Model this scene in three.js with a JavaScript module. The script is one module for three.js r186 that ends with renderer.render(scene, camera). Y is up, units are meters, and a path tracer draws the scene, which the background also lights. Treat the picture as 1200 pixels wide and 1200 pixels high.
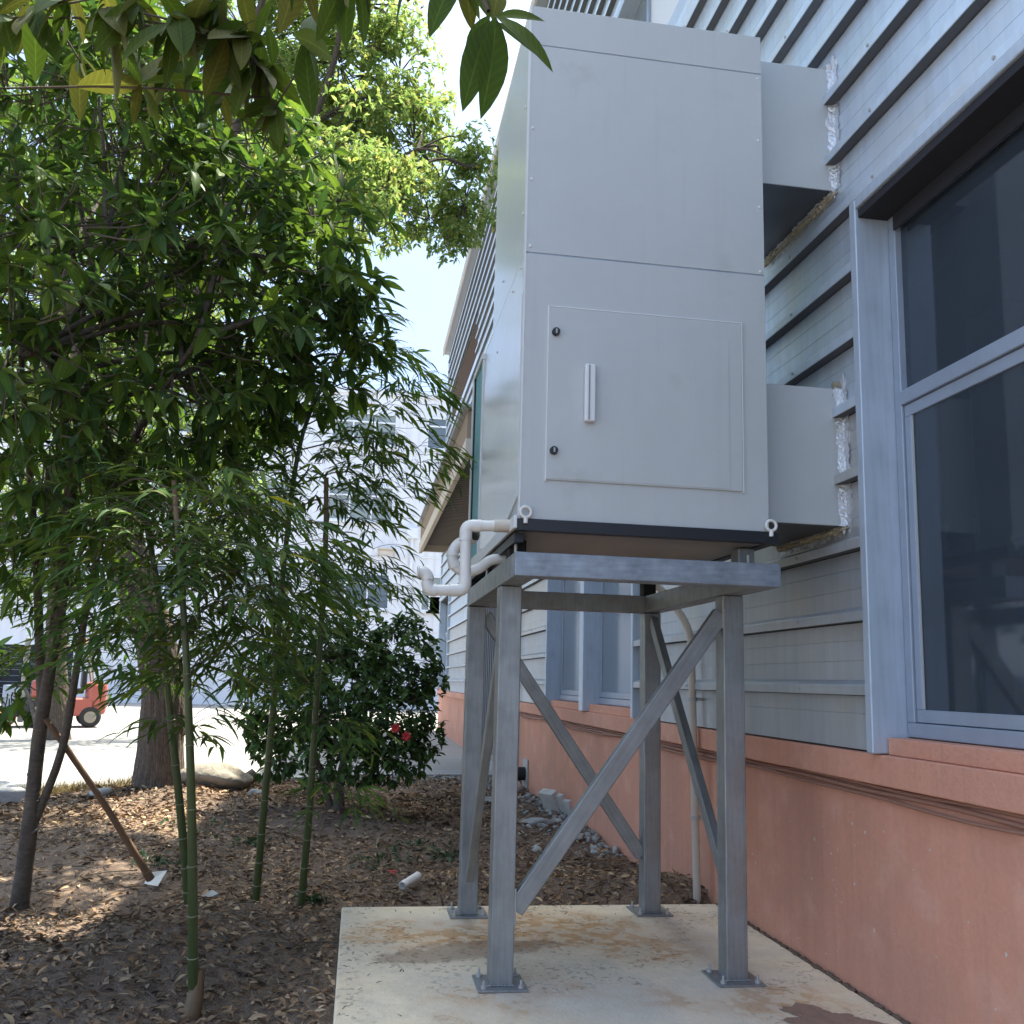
import * as THREE from 'three';
import { RoundedBoxGeometry } from 'three/addons/geometries/RoundedBoxGeometry.js';
import * as BGU from 'three/addons/utils/BufferGeometryUtils.js';

// ---------------------------------------------------------------- camera, sky, sun, exposure
const scene = new THREE.Scene();
const camera = new THREE.PerspectiveCamera(59.6, 1, 0.1, 400);
camera.position.set(-0.96, 1.5, 4.959);
camera.rotation.order = 'YXZ';
camera.rotation.set(THREE.MathUtils.degToRad(8.491), THREE.MathUtils.degToRad(-8.416), THREE.MathUtils.degToRad(1.595));
camera.setViewOffset(1200, 1200, 18, -43, 1200, 1200);
scene.add(camera);

const SUN = new THREE.Vector3(0.30, 1, -0.30).normalize();
{
  const w = 512, h = 256, d = new Float32Array(w * h * 4);
  const mix = (a, b, t) => a + (b - a) * t;
  for (let j = 0; j < h; j++) for (let i = 0; i < w; i++) {
    const el = ((j + 0.5) / h - 0.5) * Math.PI, az = ((i + 0.5) / w - 0.5) * 2 * Math.PI;
    const y = Math.sin(el), x = Math.cos(el) * Math.cos(az), z = Math.cos(el) * Math.sin(az);
    const up = Math.max(0, y), t = 1 - Math.pow(1 - up, 2.2);
    const sd = Math.max(0, x * SUN.x + y * SUN.y + z * SUN.z), glow = 1.9 * Math.pow(sd, 16);
    const c = [mix(0.128, 0.10, t) + glow, mix(0.168, 0.138, t) + glow * 0.97, mix(0.235, 0.215, t) + glow * 0.85];
    const o = (j * w + i) * 4, g = y < 0 ? 0.75 : 1;
    d[o] = c[0] * g; d[o + 1] = c[1] * g; d[o + 2] = c[2] * g; d[o + 3] = 1;
  }
  const sky = new THREE.DataTexture(d, w, h, THREE.RGBAFormat, THREE.FloatType);
  sky.mapping = THREE.EquirectangularReflectionMapping; sky.magFilter = THREE.LinearFilter; sky.needsUpdate = true;
  scene.background = sky; scene.environment = sky;
}
const sun = new THREE.DirectionalLight(new THREE.Color(1, 0.94, 0.82), 2.0);
sun.position.copy(SUN).multiplyScalar(80); sun.castShadow = true;
Object.assign(sun.shadow.camera, { left: -45, right: 45, top: 45, bottom: -45, near: 1, far: 200 });
sun.shadow.mapSize.set(4096, 4096);
scene.add(sun);
const renderer = new THREE.WebGLRenderer({ antialias: true });
renderer.toneMapping = THREE.LinearToneMapping;
renderer.toneMappingExposure = 7.8;
renderer.shadowMap.enabled = true;

// ---------------------------------------------------------------- helpers
function rngOf(a) { return () => { a |= 0; a = a + 0x6D2B79F5 | 0; let t = Math.imul(a ^ a >>> 15, 1 | a); t = t + Math.imul(t ^ t >>> 7, 61 | t) ^ t; return ((t ^ t >>> 14) >>> 0) / 4294967296; }; }
const V = (x, y, z) => new THREE.Vector3(x, y, z);
const clamp = (x, a = 0, b = 1) => Math.min(b, Math.max(a, x));
const sstep = (a, b, x) => { const t = clamp((x - a) / (b - a)); return t * t * (3 - 2 * t); };
const lerp = (a, b, t) => a + (b - a) * t;

// tileable value noise
function lattice(n, seed) { const r = rngOf(seed), a = new Float32Array(n * n); for (let i = 0; i < n * n; i++) a[i] = r(); return a; }
function noiseTile(size, nx, ny, oct, seed) {
  const out = new Float32Array(size * size); let amp = 1, tot = 0;
  for (let o = 0; o < oct; o++) {
    const r = rngOf(seed + o * 17), a = new Float32Array(nx * ny); for (let i = 0; i < a.length; i++) a[i] = r();
    for (let j = 0; j < size; j++) {
      const v = j / size * ny, j0 = Math.floor(v), fv = v - j0, sv = fv * fv * (3 - 2 * fv), r0 = (j0 % ny) * nx, r1 = ((j0 + 1) % ny) * nx;
      for (let i = 0; i < size; i++) {
        const u = i / size * nx, i0 = Math.floor(u), fu = u - i0, su = fu * fu * (3 - 2 * fu), c0 = i0 % nx, c1 = (i0 + 1) % nx;
        out[j * size + i] += amp * lerp(lerp(a[r0 + c0], a[r0 + c1], su), lerp(a[r1 + c0], a[r1 + c1], su), sv);
      }
    }
    tot += amp; amp *= 0.55; nx *= 2; ny *= 2;
  }
  for (let i = 0; i < out.length; i++) out[i] /= tot;
  return out;
}
const S = 512;
const N1 = noiseTile(S, 4, 4, 7, 11), N2 = noiseTile(S, 8, 8, 6, 23), N3 = noiseTile(S, 48, 48, 3, 37), NV = noiseTile(S, 48, 3, 4, 41), NH = noiseTile(S, 3, 48, 4, 53), NF = noiseTile(S, 128, 128, 2, 67);
const enc = x => { x = clamp(x); return Math.round(255 * (x <= 0.0031308 ? 12.92 * x : 1.055 * Math.pow(x, 1 / 2.4) - 0.055)); };
function colorTex(fn, rep = 1, w = S, h = S) {          // fn(index, u, v) -> linear rgb; rep = metres covered by one tile
  const d = new Uint8Array(w * h * 4);
  for (let j = 0; j < h; j++) for (let i = 0; i < w; i++) { const c = fn(j * w + i, i / w, j / h), o = (j * w + i) * 4; d[o] = enc(c[0]); d[o + 1] = enc(c[1]); d[o + 2] = enc(c[2]); d[o + 3] = 255; }
  return finish(new THREE.DataTexture(d, w, h), rep, THREE.SRGBColorSpace);
}
function grayTex(fn, rep = 1, w = S, h = S) {
  const d = new Uint8Array(w * h * 4);
  for (let j = 0; j < h; j++) for (let i = 0; i < w; i++) { const c = Math.round(255 * clamp(fn(j * w + i, i / w, j / h))), o = (j * w + i) * 4; d[o] = d[o + 1] = d[o + 2] = c; d[o + 3] = 255; }
  return finish(new THREE.DataTexture(d, w, h), rep, THREE.NoColorSpace);
}
function finish(t, rep, cs) {
  t.wrapS = t.wrapT = THREE.RepeatWrapping; t.magFilter = THREE.LinearFilter; t.minFilter = THREE.LinearMipmapLinearFilter; t.generateMipmaps = true;
  const [rx, ry] = Array.isArray(rep) ? rep : [rep, rep]; t.repeat.set(1 / rx, 1 / ry); t.colorSpace = cs; t.needsUpdate = true; return t;
}
const mix3 = (a, b, t) => [lerp(a[0], b[0], t), lerp(a[1], b[1], t), lerp(a[2], b[2], t)];
const mul3 = (a, k) => [a[0] * k, a[1] * k, a[2] * k];
const C = a => new THREE.Color().setRGB(a[0], a[1], a[2]);
function std(color, roughness = 0.7, metalness = 0, o = {}) { return new THREE.MeshStandardMaterial({ color: C(color), roughness, metalness, side: THREE.DoubleSide, ...o }); }
function phys(color, roughness, o = {}) { return new THREE.MeshPhysicalMaterial({ color: C(color), roughness, side: THREE.DoubleSide, ...o }); }

// ---------------------------------------------------------------- things and parts (everything is written in world metres)
const used = new Map(), baseOf = new WeakMap();
function numbered(n) { const k = used.get(n) || 0; used.set(n, k + 1); return k ? `${n}_${String(k).padStart(3, '0')}` : n; }
function thing(name, label, category, base = [0, 0, 0], group) {
  const g = new THREE.Group(); g.name = numbered(name); g.position.set(...base); baseOf.set(g, V(...base));
  g.userData = { label, category }; if (group) g.userData.group = group; scene.add(g); return g;
}
function structure(o) { o.userData.kind = 'structure'; return o; }
function boxUV(g) {                                     // uv in metres from the face that each triangle faces
  if (g.index) g = g.toNonIndexed();
  const p = g.attributes.position, uv = new Float32Array(p.count * 2), a = V(), b = V(), c = V(), n = V();
  for (let i = 0; i < p.count; i += 3) {
    a.fromBufferAttribute(p, i); b.fromBufferAttribute(p, i + 1); c.fromBufferAttribute(p, i + 2);
    n.subVectors(b, a).cross(c.clone().sub(a)); const x = Math.abs(n.x), y = Math.abs(n.y), z = Math.abs(n.z);
    [a, b, c].forEach((q, k) => { const [u, v] = x >= y && x >= z ? [q.z, q.y] : y >= z ? [q.x, q.z] : [q.x, q.y]; uv[(i + k) * 2] = u; uv[(i + k) * 2 + 1] = v; });
  }
  g.setAttribute('uv', new THREE.BufferAttribute(uv, 2)); return g;
}
function obj(name, geos, mat, parent, keepUV) {         // one named mesh from geometries in world coordinates
  geos = Array.isArray(geos) ? geos : [geos];
  geos = geos.map(g => { g = keepUV ? (g.index ? g.toNonIndexed() : g) : boxUV(g); for (const k of Object.keys(g.attributes)) if (!['position', 'normal', 'uv'].includes(k)) g.deleteAttribute(k); if (!g.attributes.normal) g.computeVertexNormals(); return g; });
  const g = geos.length > 1 ? BGU.mergeGeometries(geos) : geos[0];
  const b = parent && baseOf.get(parent); if (b) g.translate(-b.x, -b.y, -b.z);
  const m = new THREE.Mesh(g, mat); m.castShadow = m.receiveShadow = true;
  m.name = parent ? name : numbered(name); if (b) baseOf.set(m, b);
  (parent || scene).add(m); return m;
}
function tag(o, label, category, group) { o.userData.label = label; o.userData.category = category; if (group) o.userData.group = group; return o; }
function solo(name, geos, mat, label, category, base, group, keepUV) {   // a thing that is one mesh, with its origin at its base
  const m = obj(name, geos, mat, null, keepUV); m.geometry.translate(-base[0], -base[1], -base[2]); m.position.set(...base); return tag(m, label, category, group);
}
function box(x0, x1, y0, y1, z0, z1, r = 0) {
  const w = x1 - x0, h = y1 - y0, d = z1 - z0, rr = Math.min(r, w / 2.2, h / 2.2, d / 2.2);
  const g = r ? new RoundedBoxGeometry(w, h, d, 1, rr) : new THREE.BoxGeometry(w, h, d);
  return g.translate((x0 + x1) / 2, (y0 + y1) / 2, (z0 + z1) / 2);
}
function cyl(a, b, r0, r1 = r0, n = 12) {
  const d = V().subVectors(b, a), g = new THREE.CylinderGeometry(r1, r0, d.length(), n);
  g.applyQuaternion(new THREE.Quaternion().setFromUnitVectors(V(0, 1, 0), d.clone().normalize())); return g.translate((a.x + b.x) / 2, (a.y + b.y) / 2, (a.z + b.z) / 2);
}
function beam(a, b, w, t, r, side) {                    // a bar from a to b, w wide across "side", t thick
  const d = V().subVectors(b, a), L = d.length(), y = d.normalize(), x = side.clone().addScaledVector(y, -side.dot(y)).normalize(), z = x.clone().cross(y);
  const g = r ? new RoundedBoxGeometry(w, L, t, 1, r) : new THREE.BoxGeometry(w, L, t);
  const uvM = new THREE.Matrix4().makeBasis(x, y, z).setPosition(a.clone().add(b).multiplyScalar(0.5)); const q = boxUV(g); q.applyMatrix4(uvM); return q;
}
function roundPath(pts, r) {                            // polyline with rounded corners, as a curve path
  const c = new THREE.CurvePath(); let p = pts[0].clone();
  for (let i = 1; i < pts.length; i++) {
    if (i === pts.length - 1) { c.add(new THREE.LineCurve3(p, pts[i])); break; }
    const u = V().subVectors(pts[i], pts[i - 1]).normalize(), w = V().subVectors(pts[i + 1], pts[i]).normalize();
    const a = pts[i].clone().addScaledVector(u, -r), b = pts[i].clone().addScaledVector(w, r);
    c.add(new THREE.LineCurve3(p, a)); c.add(new THREE.QuadraticBezierCurve3(a, pts[i].clone(), b)); p = b;
  }
  return c;
}
// tapered, slightly knobbly tube along points [x, y, z] with radii at the ends; uv in metres
function limb(pts, r0, r1, seg = 16, rad = 8, bump = 0, seed = 1, flare = 0) {
  const curve = new THREE.CatmullRomCurve3(pts.map(p => p.isVector3 ? p : V(...p))), F = curve.computeFrenetFrames(seg), L = curve.getLength(), rnd = rngOf(seed);
  const ph = [rnd() * 6, rnd() * 6, rnd() * 6], pos = [], uv = [], idx = [], q = V();
  for (let i = 0; i <= seg; i++) {
    const t = i / seg, c = curve.getPointAt(t);
    for (let j = 0; j <= rad; j++) {
      const a = j / rad * Math.PI * 2; let r = lerp(r0, r1, t);
      r *= 1 + bump * (0.5 * Math.sin(3 * a + ph[0] + t * L * 3) + 0.35 * Math.sin(5 * a + ph[1] - t * L * 5) + 0.4 * Math.sin(2 * a + t * L * 9 + ph[2]));
      if (flare) r *= 1 + flare * Math.exp(-t * L * 4) * (1 + 0.3 * Math.sin(5 * a + ph[0]));
      q.copy(c).addScaledVector(F.normals[i], Math.cos(a) * r).addScaledVector(F.binormals[i], Math.sin(a) * r);
      pos.push(q.x, q.y, q.z); uv.push(j / rad * Math.max(0.3, Math.PI * 2 * r0), t * L);
      if (i < seg && j < rad) { const k = i * (rad + 1) + j; idx.push(k, k + 1, k + rad + 1, k + 1, k + rad + 2, k + rad + 1); }
    }
  }
  const g = new THREE.BufferGeometry(); g.setAttribute('position', new THREE.Float32BufferAttribute(pos, 3)); g.setAttribute('uv', new THREE.Float32BufferAttribute(uv, 2)); g.setIndex(idx); g.computeVertexNormals(); return g;
}
function blob(cx, cy, cz, rx, ry, rz, seed, amp = 0.18, det = 2) {   // an uneven stone
  const g = BGU.mergeVertices(new THREE.IcosahedronGeometry(1, det).deleteAttribute('uv').deleteAttribute('normal')), p = g.attributes.position, r = rngOf(seed), k = [r() * 9, r() * 9, r() * 9];
  for (let i = 0; i < p.count; i++) { const x = p.getX(i), y = p.getY(i), z = p.getZ(i), s = 1 + amp * (Math.sin(2.3 * x + k[0]) * Math.sin(2.9 * y + k[1]) + 0.6 * Math.sin(4.7 * z + k[2] + x * 3)); p.setXYZ(i, cx + x * s * rx, cy + y * s * ry, cz + z * s * rz); }
  g.computeVertexNormals(); return g;
}

// ---------------------------------------------------------------- materials
const M = {};
{
  const galv = colorTex((i, u, v) => { const sp = Math.floor(N2[i] * 9) / 9, k = 0.78 + 0.22 * sp + 0.32 * (NV[i] - 0.5) + 0.3 * (N1[i] - 0.5); return mix3([0.40 * k, 0.42 * k, 0.44 * k], [0.33, 0.30, 0.25], 0.5 * sstep(0.55, 0.75, N1[(i + 7919) % N1.length])); }, 0.6);
  const galvR = grayTex(i => 0.36 + 0.35 * N2[i], 0.5);
  M.galv = std([0.82, 0.82, 0.78], 0.9, 0.62, { map: galv, roughnessMap: galvR });
  const galvB = colorTex(i => { const k = 0.7 + 0.55 * (Math.floor(N2[i] * 12) / 12 - 0.4) + 0.25 * (NH[i] - 0.5); return [0.42 * k, 0.46 * k, 0.50 * k]; }, 0.45);
  M.galvBeam = std([0.9, 0.91, 0.93], 0.9, 0.6, { map: galvB, roughnessMap: galvR });
  const paintR = grayTex(i => 0.36 + 0.16 * N1[i], 1.4);
  M.paint = std([0.475, 0.495, 0.485], 1, 0, { map: colorTex(i => { const k = 0.93 + 0.09 * N1[i] + 0.02 * N3[i] - 0.05 * sstep(0.6, 0.8, NV[i]) * N1[(i + 5555) % N1.length], d = 0.10 * sstep(0.62, 0.78, N2[(i + 321) % N2.length]) * sstep(0.5, 0.7, N1[i]); return [k - d, k - d * 1.1, k - d * 1.3]; }, 2.2), bumpMap: grayTex(i => N1[i], 3), bumpScale: 0.012, roughnessMap: paintR });
  M.paintSide = phys([0.62, 0.635, 0.65], 0.42, { clearcoat: 0.6, clearcoatRoughness: 0.18, bumpMap: grayTex(i => N1[i], 2.5), bumpScale: 0.02 });
  M.whiteMetal = std([0.68, 0.68, 0.67], 0.45, 0.05);
  M.black = std([0.015, 0.016, 0.02], 0.45, 0.1);
  M.rubber = std([0.02, 0.02, 0.02], 0.85);
  M.underside = std([0.34, 0.31, 0.28], 0.45, 0.25, { map: colorTex(i => { const k = 0.8 + 0.4 * N1[i]; return [k, k * 0.97, k * 0.93]; }, 1) });
  M.pad = std([0.28, 0.58, 0.58], 0.8, 0, { map: colorTex((i, u, v) => { const k = 0.65 + 0.5 * Math.abs(Math.sin((u + v * 1.0) * Math.PI * 10)); return [k, k, k]; }, 0.4), bumpMap: grayTex((i, u, v) => Math.abs(Math.sin((u + v) * Math.PI * 10)), 0.4), bumpScale: 0.012 });
  M.foil = std([0.74, 0.75, 0.76], 0.34, 0.72, { bumpMap: grayTex(i => N3[i], 0.4), bumpScale: 0.006 });
  M.filler = std([0.66, 0.67, 0.68], 0.5, 0.1, { bumpMap: grayTex(i => N3[i], 0.3), bumpScale: 0.004 });
  M.ductShade = std([0.10, 0.105, 0.115], 0.38, 0.4, { map: colorTex(i => { const k = 0.7 + 0.6 * N1[i]; return [k, k, k]; }, 0.8) });  // dark colour for the shade painted below the ducts
  M.foam = std([0.42, 0.36, 0.25], 0.9, 0);
  M.pvc = std([0.72, 0.71, 0.68], 0.38, 0, { map: colorTex(i => { const k = 0.86 + 0.2 * N1[i]; return [k, k * 0.985, k * 0.95]; }, 0.5) });
  M.pvcOld = std([0.55, 0.50, 0.44], 0.5, 0, { map: colorTex(i => { const k = 0.8 + 0.3 * N1[i]; return [k, k * 0.97, k * 0.9]; }, 0.5) });
  // painted sheet siding: weathered, streaked downwards
  const sid = colorTex((i, u, v) => { const st = NV[i], g = sstep(0.45, 0.8, N1[i]); const k = 0.82 + 0.2 * st + 0.16 * (N2[i] - 0.5); return mix3(mul3([0.40, 0.455, 0.525], k), [0.38, 0.375, 0.35], 0.5 * g); }, [1.7, 1.7]);
  M.siding = std([1.60, 1.60, 1.56], 0.9, 0.42, { map: sid, roughnessMap: grayTex(i => 0.36 + 0.25 * N1[i], 1.2), bumpMap: grayTex(i => N1[i], 1.5), bumpScale: 0.004 });
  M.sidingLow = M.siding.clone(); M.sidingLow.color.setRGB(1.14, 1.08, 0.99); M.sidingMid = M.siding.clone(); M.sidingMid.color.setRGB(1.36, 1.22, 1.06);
  M.trim = std([0.46, 0.53, 0.605], 0.42, 0.25, { map: colorTex(i => { const k = 0.8 + 0.25 * NV[i] + 0.18 * (N2[i] - 0.3); return [k, k, k]; }, 0.8) });
  M.frame = std([0.31, 0.36, 0.43], 0.4, 0.2, { map: colorTex(i => { const k = 0.82 + 0.3 * N1[i]; return [k, k, k]; }, 0.5) });
  M.frameEdge = std([0.45, 0.46, 0.45], 0.45, 0.2);
  const dust = grayTex(i => 0.05 + 0.1 * N1[i] + 0.25 * sstep(0.62, 0.8, NF[i]), 0.8);
  M.glass = phys([0.36, 0.45, 0.54], 0.05, { transmission: 0.90, thickness: 0, ior: 1.5, map: colorTex((i, u, v) => { const k = 0.72 + 0.3 * N1[i] + 0.2 * sstep(0.7, 0.85, NF[i]); return [k, k, k]; }, 1.1) });
  M.glassPale = phys([0.30, 0.36, 0.42], 0.12, { transmission: 0.45, thickness: 0, ior: 1.5 });
  // pink plaster of the plinth, water-stained
  const pink = colorTex((i, u, v) => {
    const big = N1[i], st = NV[i]; let c = mix3([0.56, 0.268, 0.178], [0.50, 0.25, 0.172], sstep(0.35, 0.7, big)); c = mul3(c, 0.93 + 0.14 * st);
    c = mix3(c, [0.64, 0.38, 0.29], 0.35 * sstep(0.55, 0.8, N2[i])); c = mix3(c, [0.22, 0.14, 0.11], 0.22 * sstep(0.66, 0.8, NV[(i + 70001) % NV.length]) * N1[i]);
    return mul3(c, 0.95 + 0.1 * NF[i]);
  }, 2.3);
  const pinkB = grayTex(i => 0.6 * N3[i] + 0.4 * NF[i], 0.9);
  M.pink = std([1.12, 1.08, 1.04], 0.85, 0, { map: pink, bumpMap: pinkB, bumpScale: 0.003 });
  M.pinkBand = std([1.15, 1.1, 1.06], 0.8, 0, { map: pink, bumpMap: pinkB, bumpScale: 0.004 });
  M.chip = std([0.62, 0.52, 0.45], 0.9);
  M.cable = std([0.30, 0.15, 0.10], 0.6);
  M.interior = std([0.045, 0.05, 0.06], 0.9);
  M.interiorFloor = std([0.06, 0.055, 0.05], 0.8);
  M.roofSheet = std([0.33, 0.34, 0.36], 0.6, 0.2);
  M.eave = std([0.50, 0.43, 0.35], 0.7);
  M.canopyBoard = std([0.32, 0.235, 0.16], 0.8, 0, { map: colorTex(i => { const k = 0.75 + 0.5 * NV[i]; return [k, k, k]; }, 0.7) });
  M.soffit = std([0.21, 0.17, 0.14], 0.8);
  M.beige = std([0.58, 0.50, 0.40], 0.7);
  M.door = std([0.17, 0.18, 0.20], 0.55, 0.2);
  M.louvre = std([0.13, 0.085, 0.06], 0.8);
  // concrete of the pad: rust and water stains in real places (one tile covers the slab)
  const G = (x, z, cx, cz, rx, rz) => Math.exp(-(((x - cx) / rx) ** 2 + ((z - cz) / rz) ** 2));
  const PW = 1024, PT = 5.0;
  const padMap = colorTex((i, u, v) => {
    const x = u * PT - 1.2, z = v * PT - 2.0, k = (Math.floor(v * S * 1.7) % S) * S + Math.floor(u * S * 1.7) % S, n = N1[k], f = N3[k], n2 = N2[(k + 999) % N2.length];
    let c = mix3([0.72, 0.59, 0.41], [0.62, 0.53, 0.395], sstep(0.35, 0.65, n)); c = mul3(c, 0.84 + 0.22 * f + 0.12 * NF[k]);
    const rust = sstep(0.3, 0.9, n2 * 1.7 * (0.3 + G(x, z, 0.05, -0.75, 0.9, 0.35) + G(x, z, 0.9, 0.55, 0.75, 0.22) + 0.7 * G(x, z, -0.2, 0.5, 0.5, 0.3) + 0.8 * G(x, z, 0.9, -0.35, 0.45, 0.3) + 0.7 * G(x, z, 0.6, 1.05, 0.9, 0.15)));
    c = mix3(c, [0.50, 0.285, 0.125], 0.75 * rust * (0.35 + 0.9 * sstep(0.35, 0.6, f)));
    const wet = G(x, z, -0.22, -0.35, 0.42, 0.2) * 1.2 + 0.8 * G(x, z, -0.62, -0.18, 0.28, 0.14) + 0.6 * G(x, z, 0.2, -0.45, 0.3, 0.1); c = mix3(c, [0.24, 0.155, 0.095], 0.62 * sstep(0.42, 0.75, wet * (0.1 + 0.7 * n2 + 0.55 * f)));
    const grey = G(x, z, 0.45, 0.55, 0.5, 0.35) + G(x, z, -0.19, 0.32, 0.25, 0.22) + G(x, z, 1.04, 0.27, 0.22, 0.18) + 0.8 * G(x, z, 1.2, -0.5, 0.4, 0.8) + 0.8 * G(x, z, -0.3, -0.95, 0.3, 0.2); c = mix3(c, [0.56, 0.52, 0.45], 0.6 * clamp(grey) * sstep(0.25, 0.7, n + 0.15));
    const crack = sstep(0.012, 0.0, Math.abs(n2 - 0.5)) * sstep(0.5, 0.7, n); c = mul3(c, 1 - 0.35 * crack); c = mul3(c, 1.12 - 0.45 * sstep(0.62, 0.74, NF[k]) * sstep(0.45, 0.6, n2));
    return c;
  }, PT, PW, PW);
  padMap.offset.set(1.2 / PT, 2.0 / PT);
  M.pad_concrete = std([1, 1, 1], 0.85, 0, { map: padMap, bumpMap: grayTex(i => 0.5 * N3[i] + 0.5 * NF[i], 0.8), bumpScale: 0.004 });
  M.soil = std([1, 1, 1], 0.95, 0, { map: colorTex(i => mul3(mix3([0.22, 0.15, 0.10], [0.125, 0.088, 0.062], N1[i]), 0.6 + 0.7 * N3[i]), 1.3), bumpMap: grayTex(i => 0.6 * N2[i] + 0.4 * NF[i], 0.9), bumpScale: 0.03 });
  const yardT = colorTex(i => mul3(mix3([0.285, 0.272, 0.25], [0.235, 0.225, 0.207], sstep(0.3, 0.7, N1[i])), 0.88 + 0.14 * NH[i] + 0.1 * N3[i]), 9);
  M.yard = std([1, 1, 1], 0.9, 0, { map: yardT });
  M.kerb = std([0.36, 0.35, 0.33], 0.9, 0, { map: colorTex(i => { const k = 0.75 + 0.5 * N2[i]; return [k, k, k]; }, 0.9), bumpMap: pinkB, bumpScale: 0.006 });
  M.rubble = std([0.33, 0.33, 0.31], 0.95, 0, { map: colorTex(i => { const k = 0.7 + 0.6 * N2[i]; return [k, k, k]; }, 0.4) });
  M.block = std([0.58, 0.56, 0.52], 0.9, 0, { map: colorTex(i => { const k = 0.75 + 0.4 * N2[i]; return [k, k, k * 0.97]; }, 0.3), bumpMap: pinkB, bumpScale: 0.004 });
  M.sack = std([0.26, 0.23, 0.18], 0.95, 0, { map: colorTex(i => { const k = 0.7 + 0.5 * N2[i]; return [k, k, k]; }, 0.4), bumpMap: grayTex(i => N2[i], 0.5), bumpScale: 0.02 });
  // far white building
  const white = colorTex(i => mul3(mix3([0.74, 0.74, 0.75], [0.60, 0.60, 0.60], sstep(0.45, 0.8, NV[i]) * N1[i] * 1.4), 0.95 + 0.1 * N1[i]), 14);
  M.white = std([1, 1, 1], 0.85, 0, { map: white });
  M.whiteFrame = std([0.75, 0.76, 0.77], 0.5);
  M.farGlass = phys([0.12, 0.15, 0.17], 0.08, {});
  M.curtain = std([0.25, 0.29, 0.285], 0.9);
  M.shutter = std([0.25, 0.27, 0.30], 0.6, 0.2);
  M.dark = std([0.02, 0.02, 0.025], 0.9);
  // bark and culms
  const barkB = grayTex((i, u, v) => clamp(1.5 * Math.abs(NV[i] - 0.5) + 0.45 * NH[(i + 3333) % NH.length] * N2[i]), [0.6, 0.9]);
  M.bark = std([1, 1, 1], 0.95, 0, { map: colorTex((i, u, v) => { const d = clamp(2.2 * Math.abs(NV[i] - 0.5) + 0.5 * N3[i]); return mix3([0.065, 0.048, 0.035], [0.26, 0.20, 0.145], d); }, [0.6, 0.9]), bumpMap: barkB, bumpScale: 0.06 });
  M.barkSmooth = std([1, 1, 1], 0.9, 0, { map: colorTex(i => mul3(mix3([0.055, 0.043, 0.032], [0.13, 0.108, 0.082], N2[i]), 0.7 + 0.5 * NH[i]), 0.5), bumpMap: grayTex(i => 0.5 * NH[i] + 0.5 * N2[i], 0.4), bumpScale: 0.012 });
  M.twig = std([0.085, 0.065, 0.045], 0.9);
  M.culm = std([1, 1, 1], 0.42, 0, { map: colorTex(i => mul3(mix3([0.036, 0.062, 0.014], [0.062, 0.078, 0.024], NV[i]), 0.8 + 0.35 * N2[i]), 0.4) });
  M.culmDry = std([1, 1, 1], 0.6, 0, { map: colorTex(i => mul3(mix3([0.20, 0.125, 0.065], [0.14, 0.10, 0.055], NV[i]), 0.8 + 0.4 * N2[i]), 0.4) });
  M.culmNode = std([0.17, 0.17, 0.10], 0.7);
  M.handle = std([0.16, 0.095, 0.055], 0.7, 0, { map: colorTex(i => { const k = 0.7 + 0.6 * NV[i]; return [k, k, k]; }, 0.25) });
  M.steelOld = std([0.44, 0.43, 0.40], 0.55, 0.35);
  M.red = phys([0.40, 0.10, 0.075], 0.5, { clearcoat: 0.3, clearcoatRoughness: 0.3 });
  M.orange = std([0.75, 0.20, 0.03], 0.5);
  M.tyre = std([0.03, 0.03, 0.03], 0.9);
  M.rim = std([0.34, 0.30, 0.24], 0.6, 0.2);
  M.mast = std([0.30, 0.29, 0.26], 0.6, 0.3);
  M.petal = phys([0.62, 0.045, 0.04], 0.9, { transmission: 0.35, thickness: 0 });
  M.brass = std([0.50, 0.42, 0.27], 0.5, 0.1);
  M.paleBoard = std([0.62, 0.62, 0.60], 0.8);
  M.copperBoard = std([0.45, 0.20, 0.09], 0.7);
}
// leaf look: paler midrib and side veins across the blade
const leafMap = colorTex((i, u, v) => { const a = Math.abs(u - 0.5) * 2, vein = Math.abs(Math.sin((v * 9 + a * 1.6) * Math.PI)), mid = sstep(0.09, 0.02, a); let k = 0.86 + 0.16 * sstep(0.75, 1, vein); k += 0.6 * mid; return [k, k, k * 0.92].map(x => x * 0.72); }, 1, 64, 128);
const leafMapPlain = colorTex((i, u, v) => { const a = Math.abs(u - 0.5) * 2, k = 0.72 * (0.9 + 0.3 * sstep(0.12, 0.0, a) + 0.1 * Math.sin(a * 12)); return [k, k, k]; }, 1, 32, 64);
const leafMat = (c, tr = 0.35, coat = 0.5, map = leafMap, cr = 0.32) => phys(c, 0.92, { specularIntensity: 0.25, transmission: tr, thickness: 0, clearcoat: coat, clearcoatRoughness: cr, map });

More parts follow.
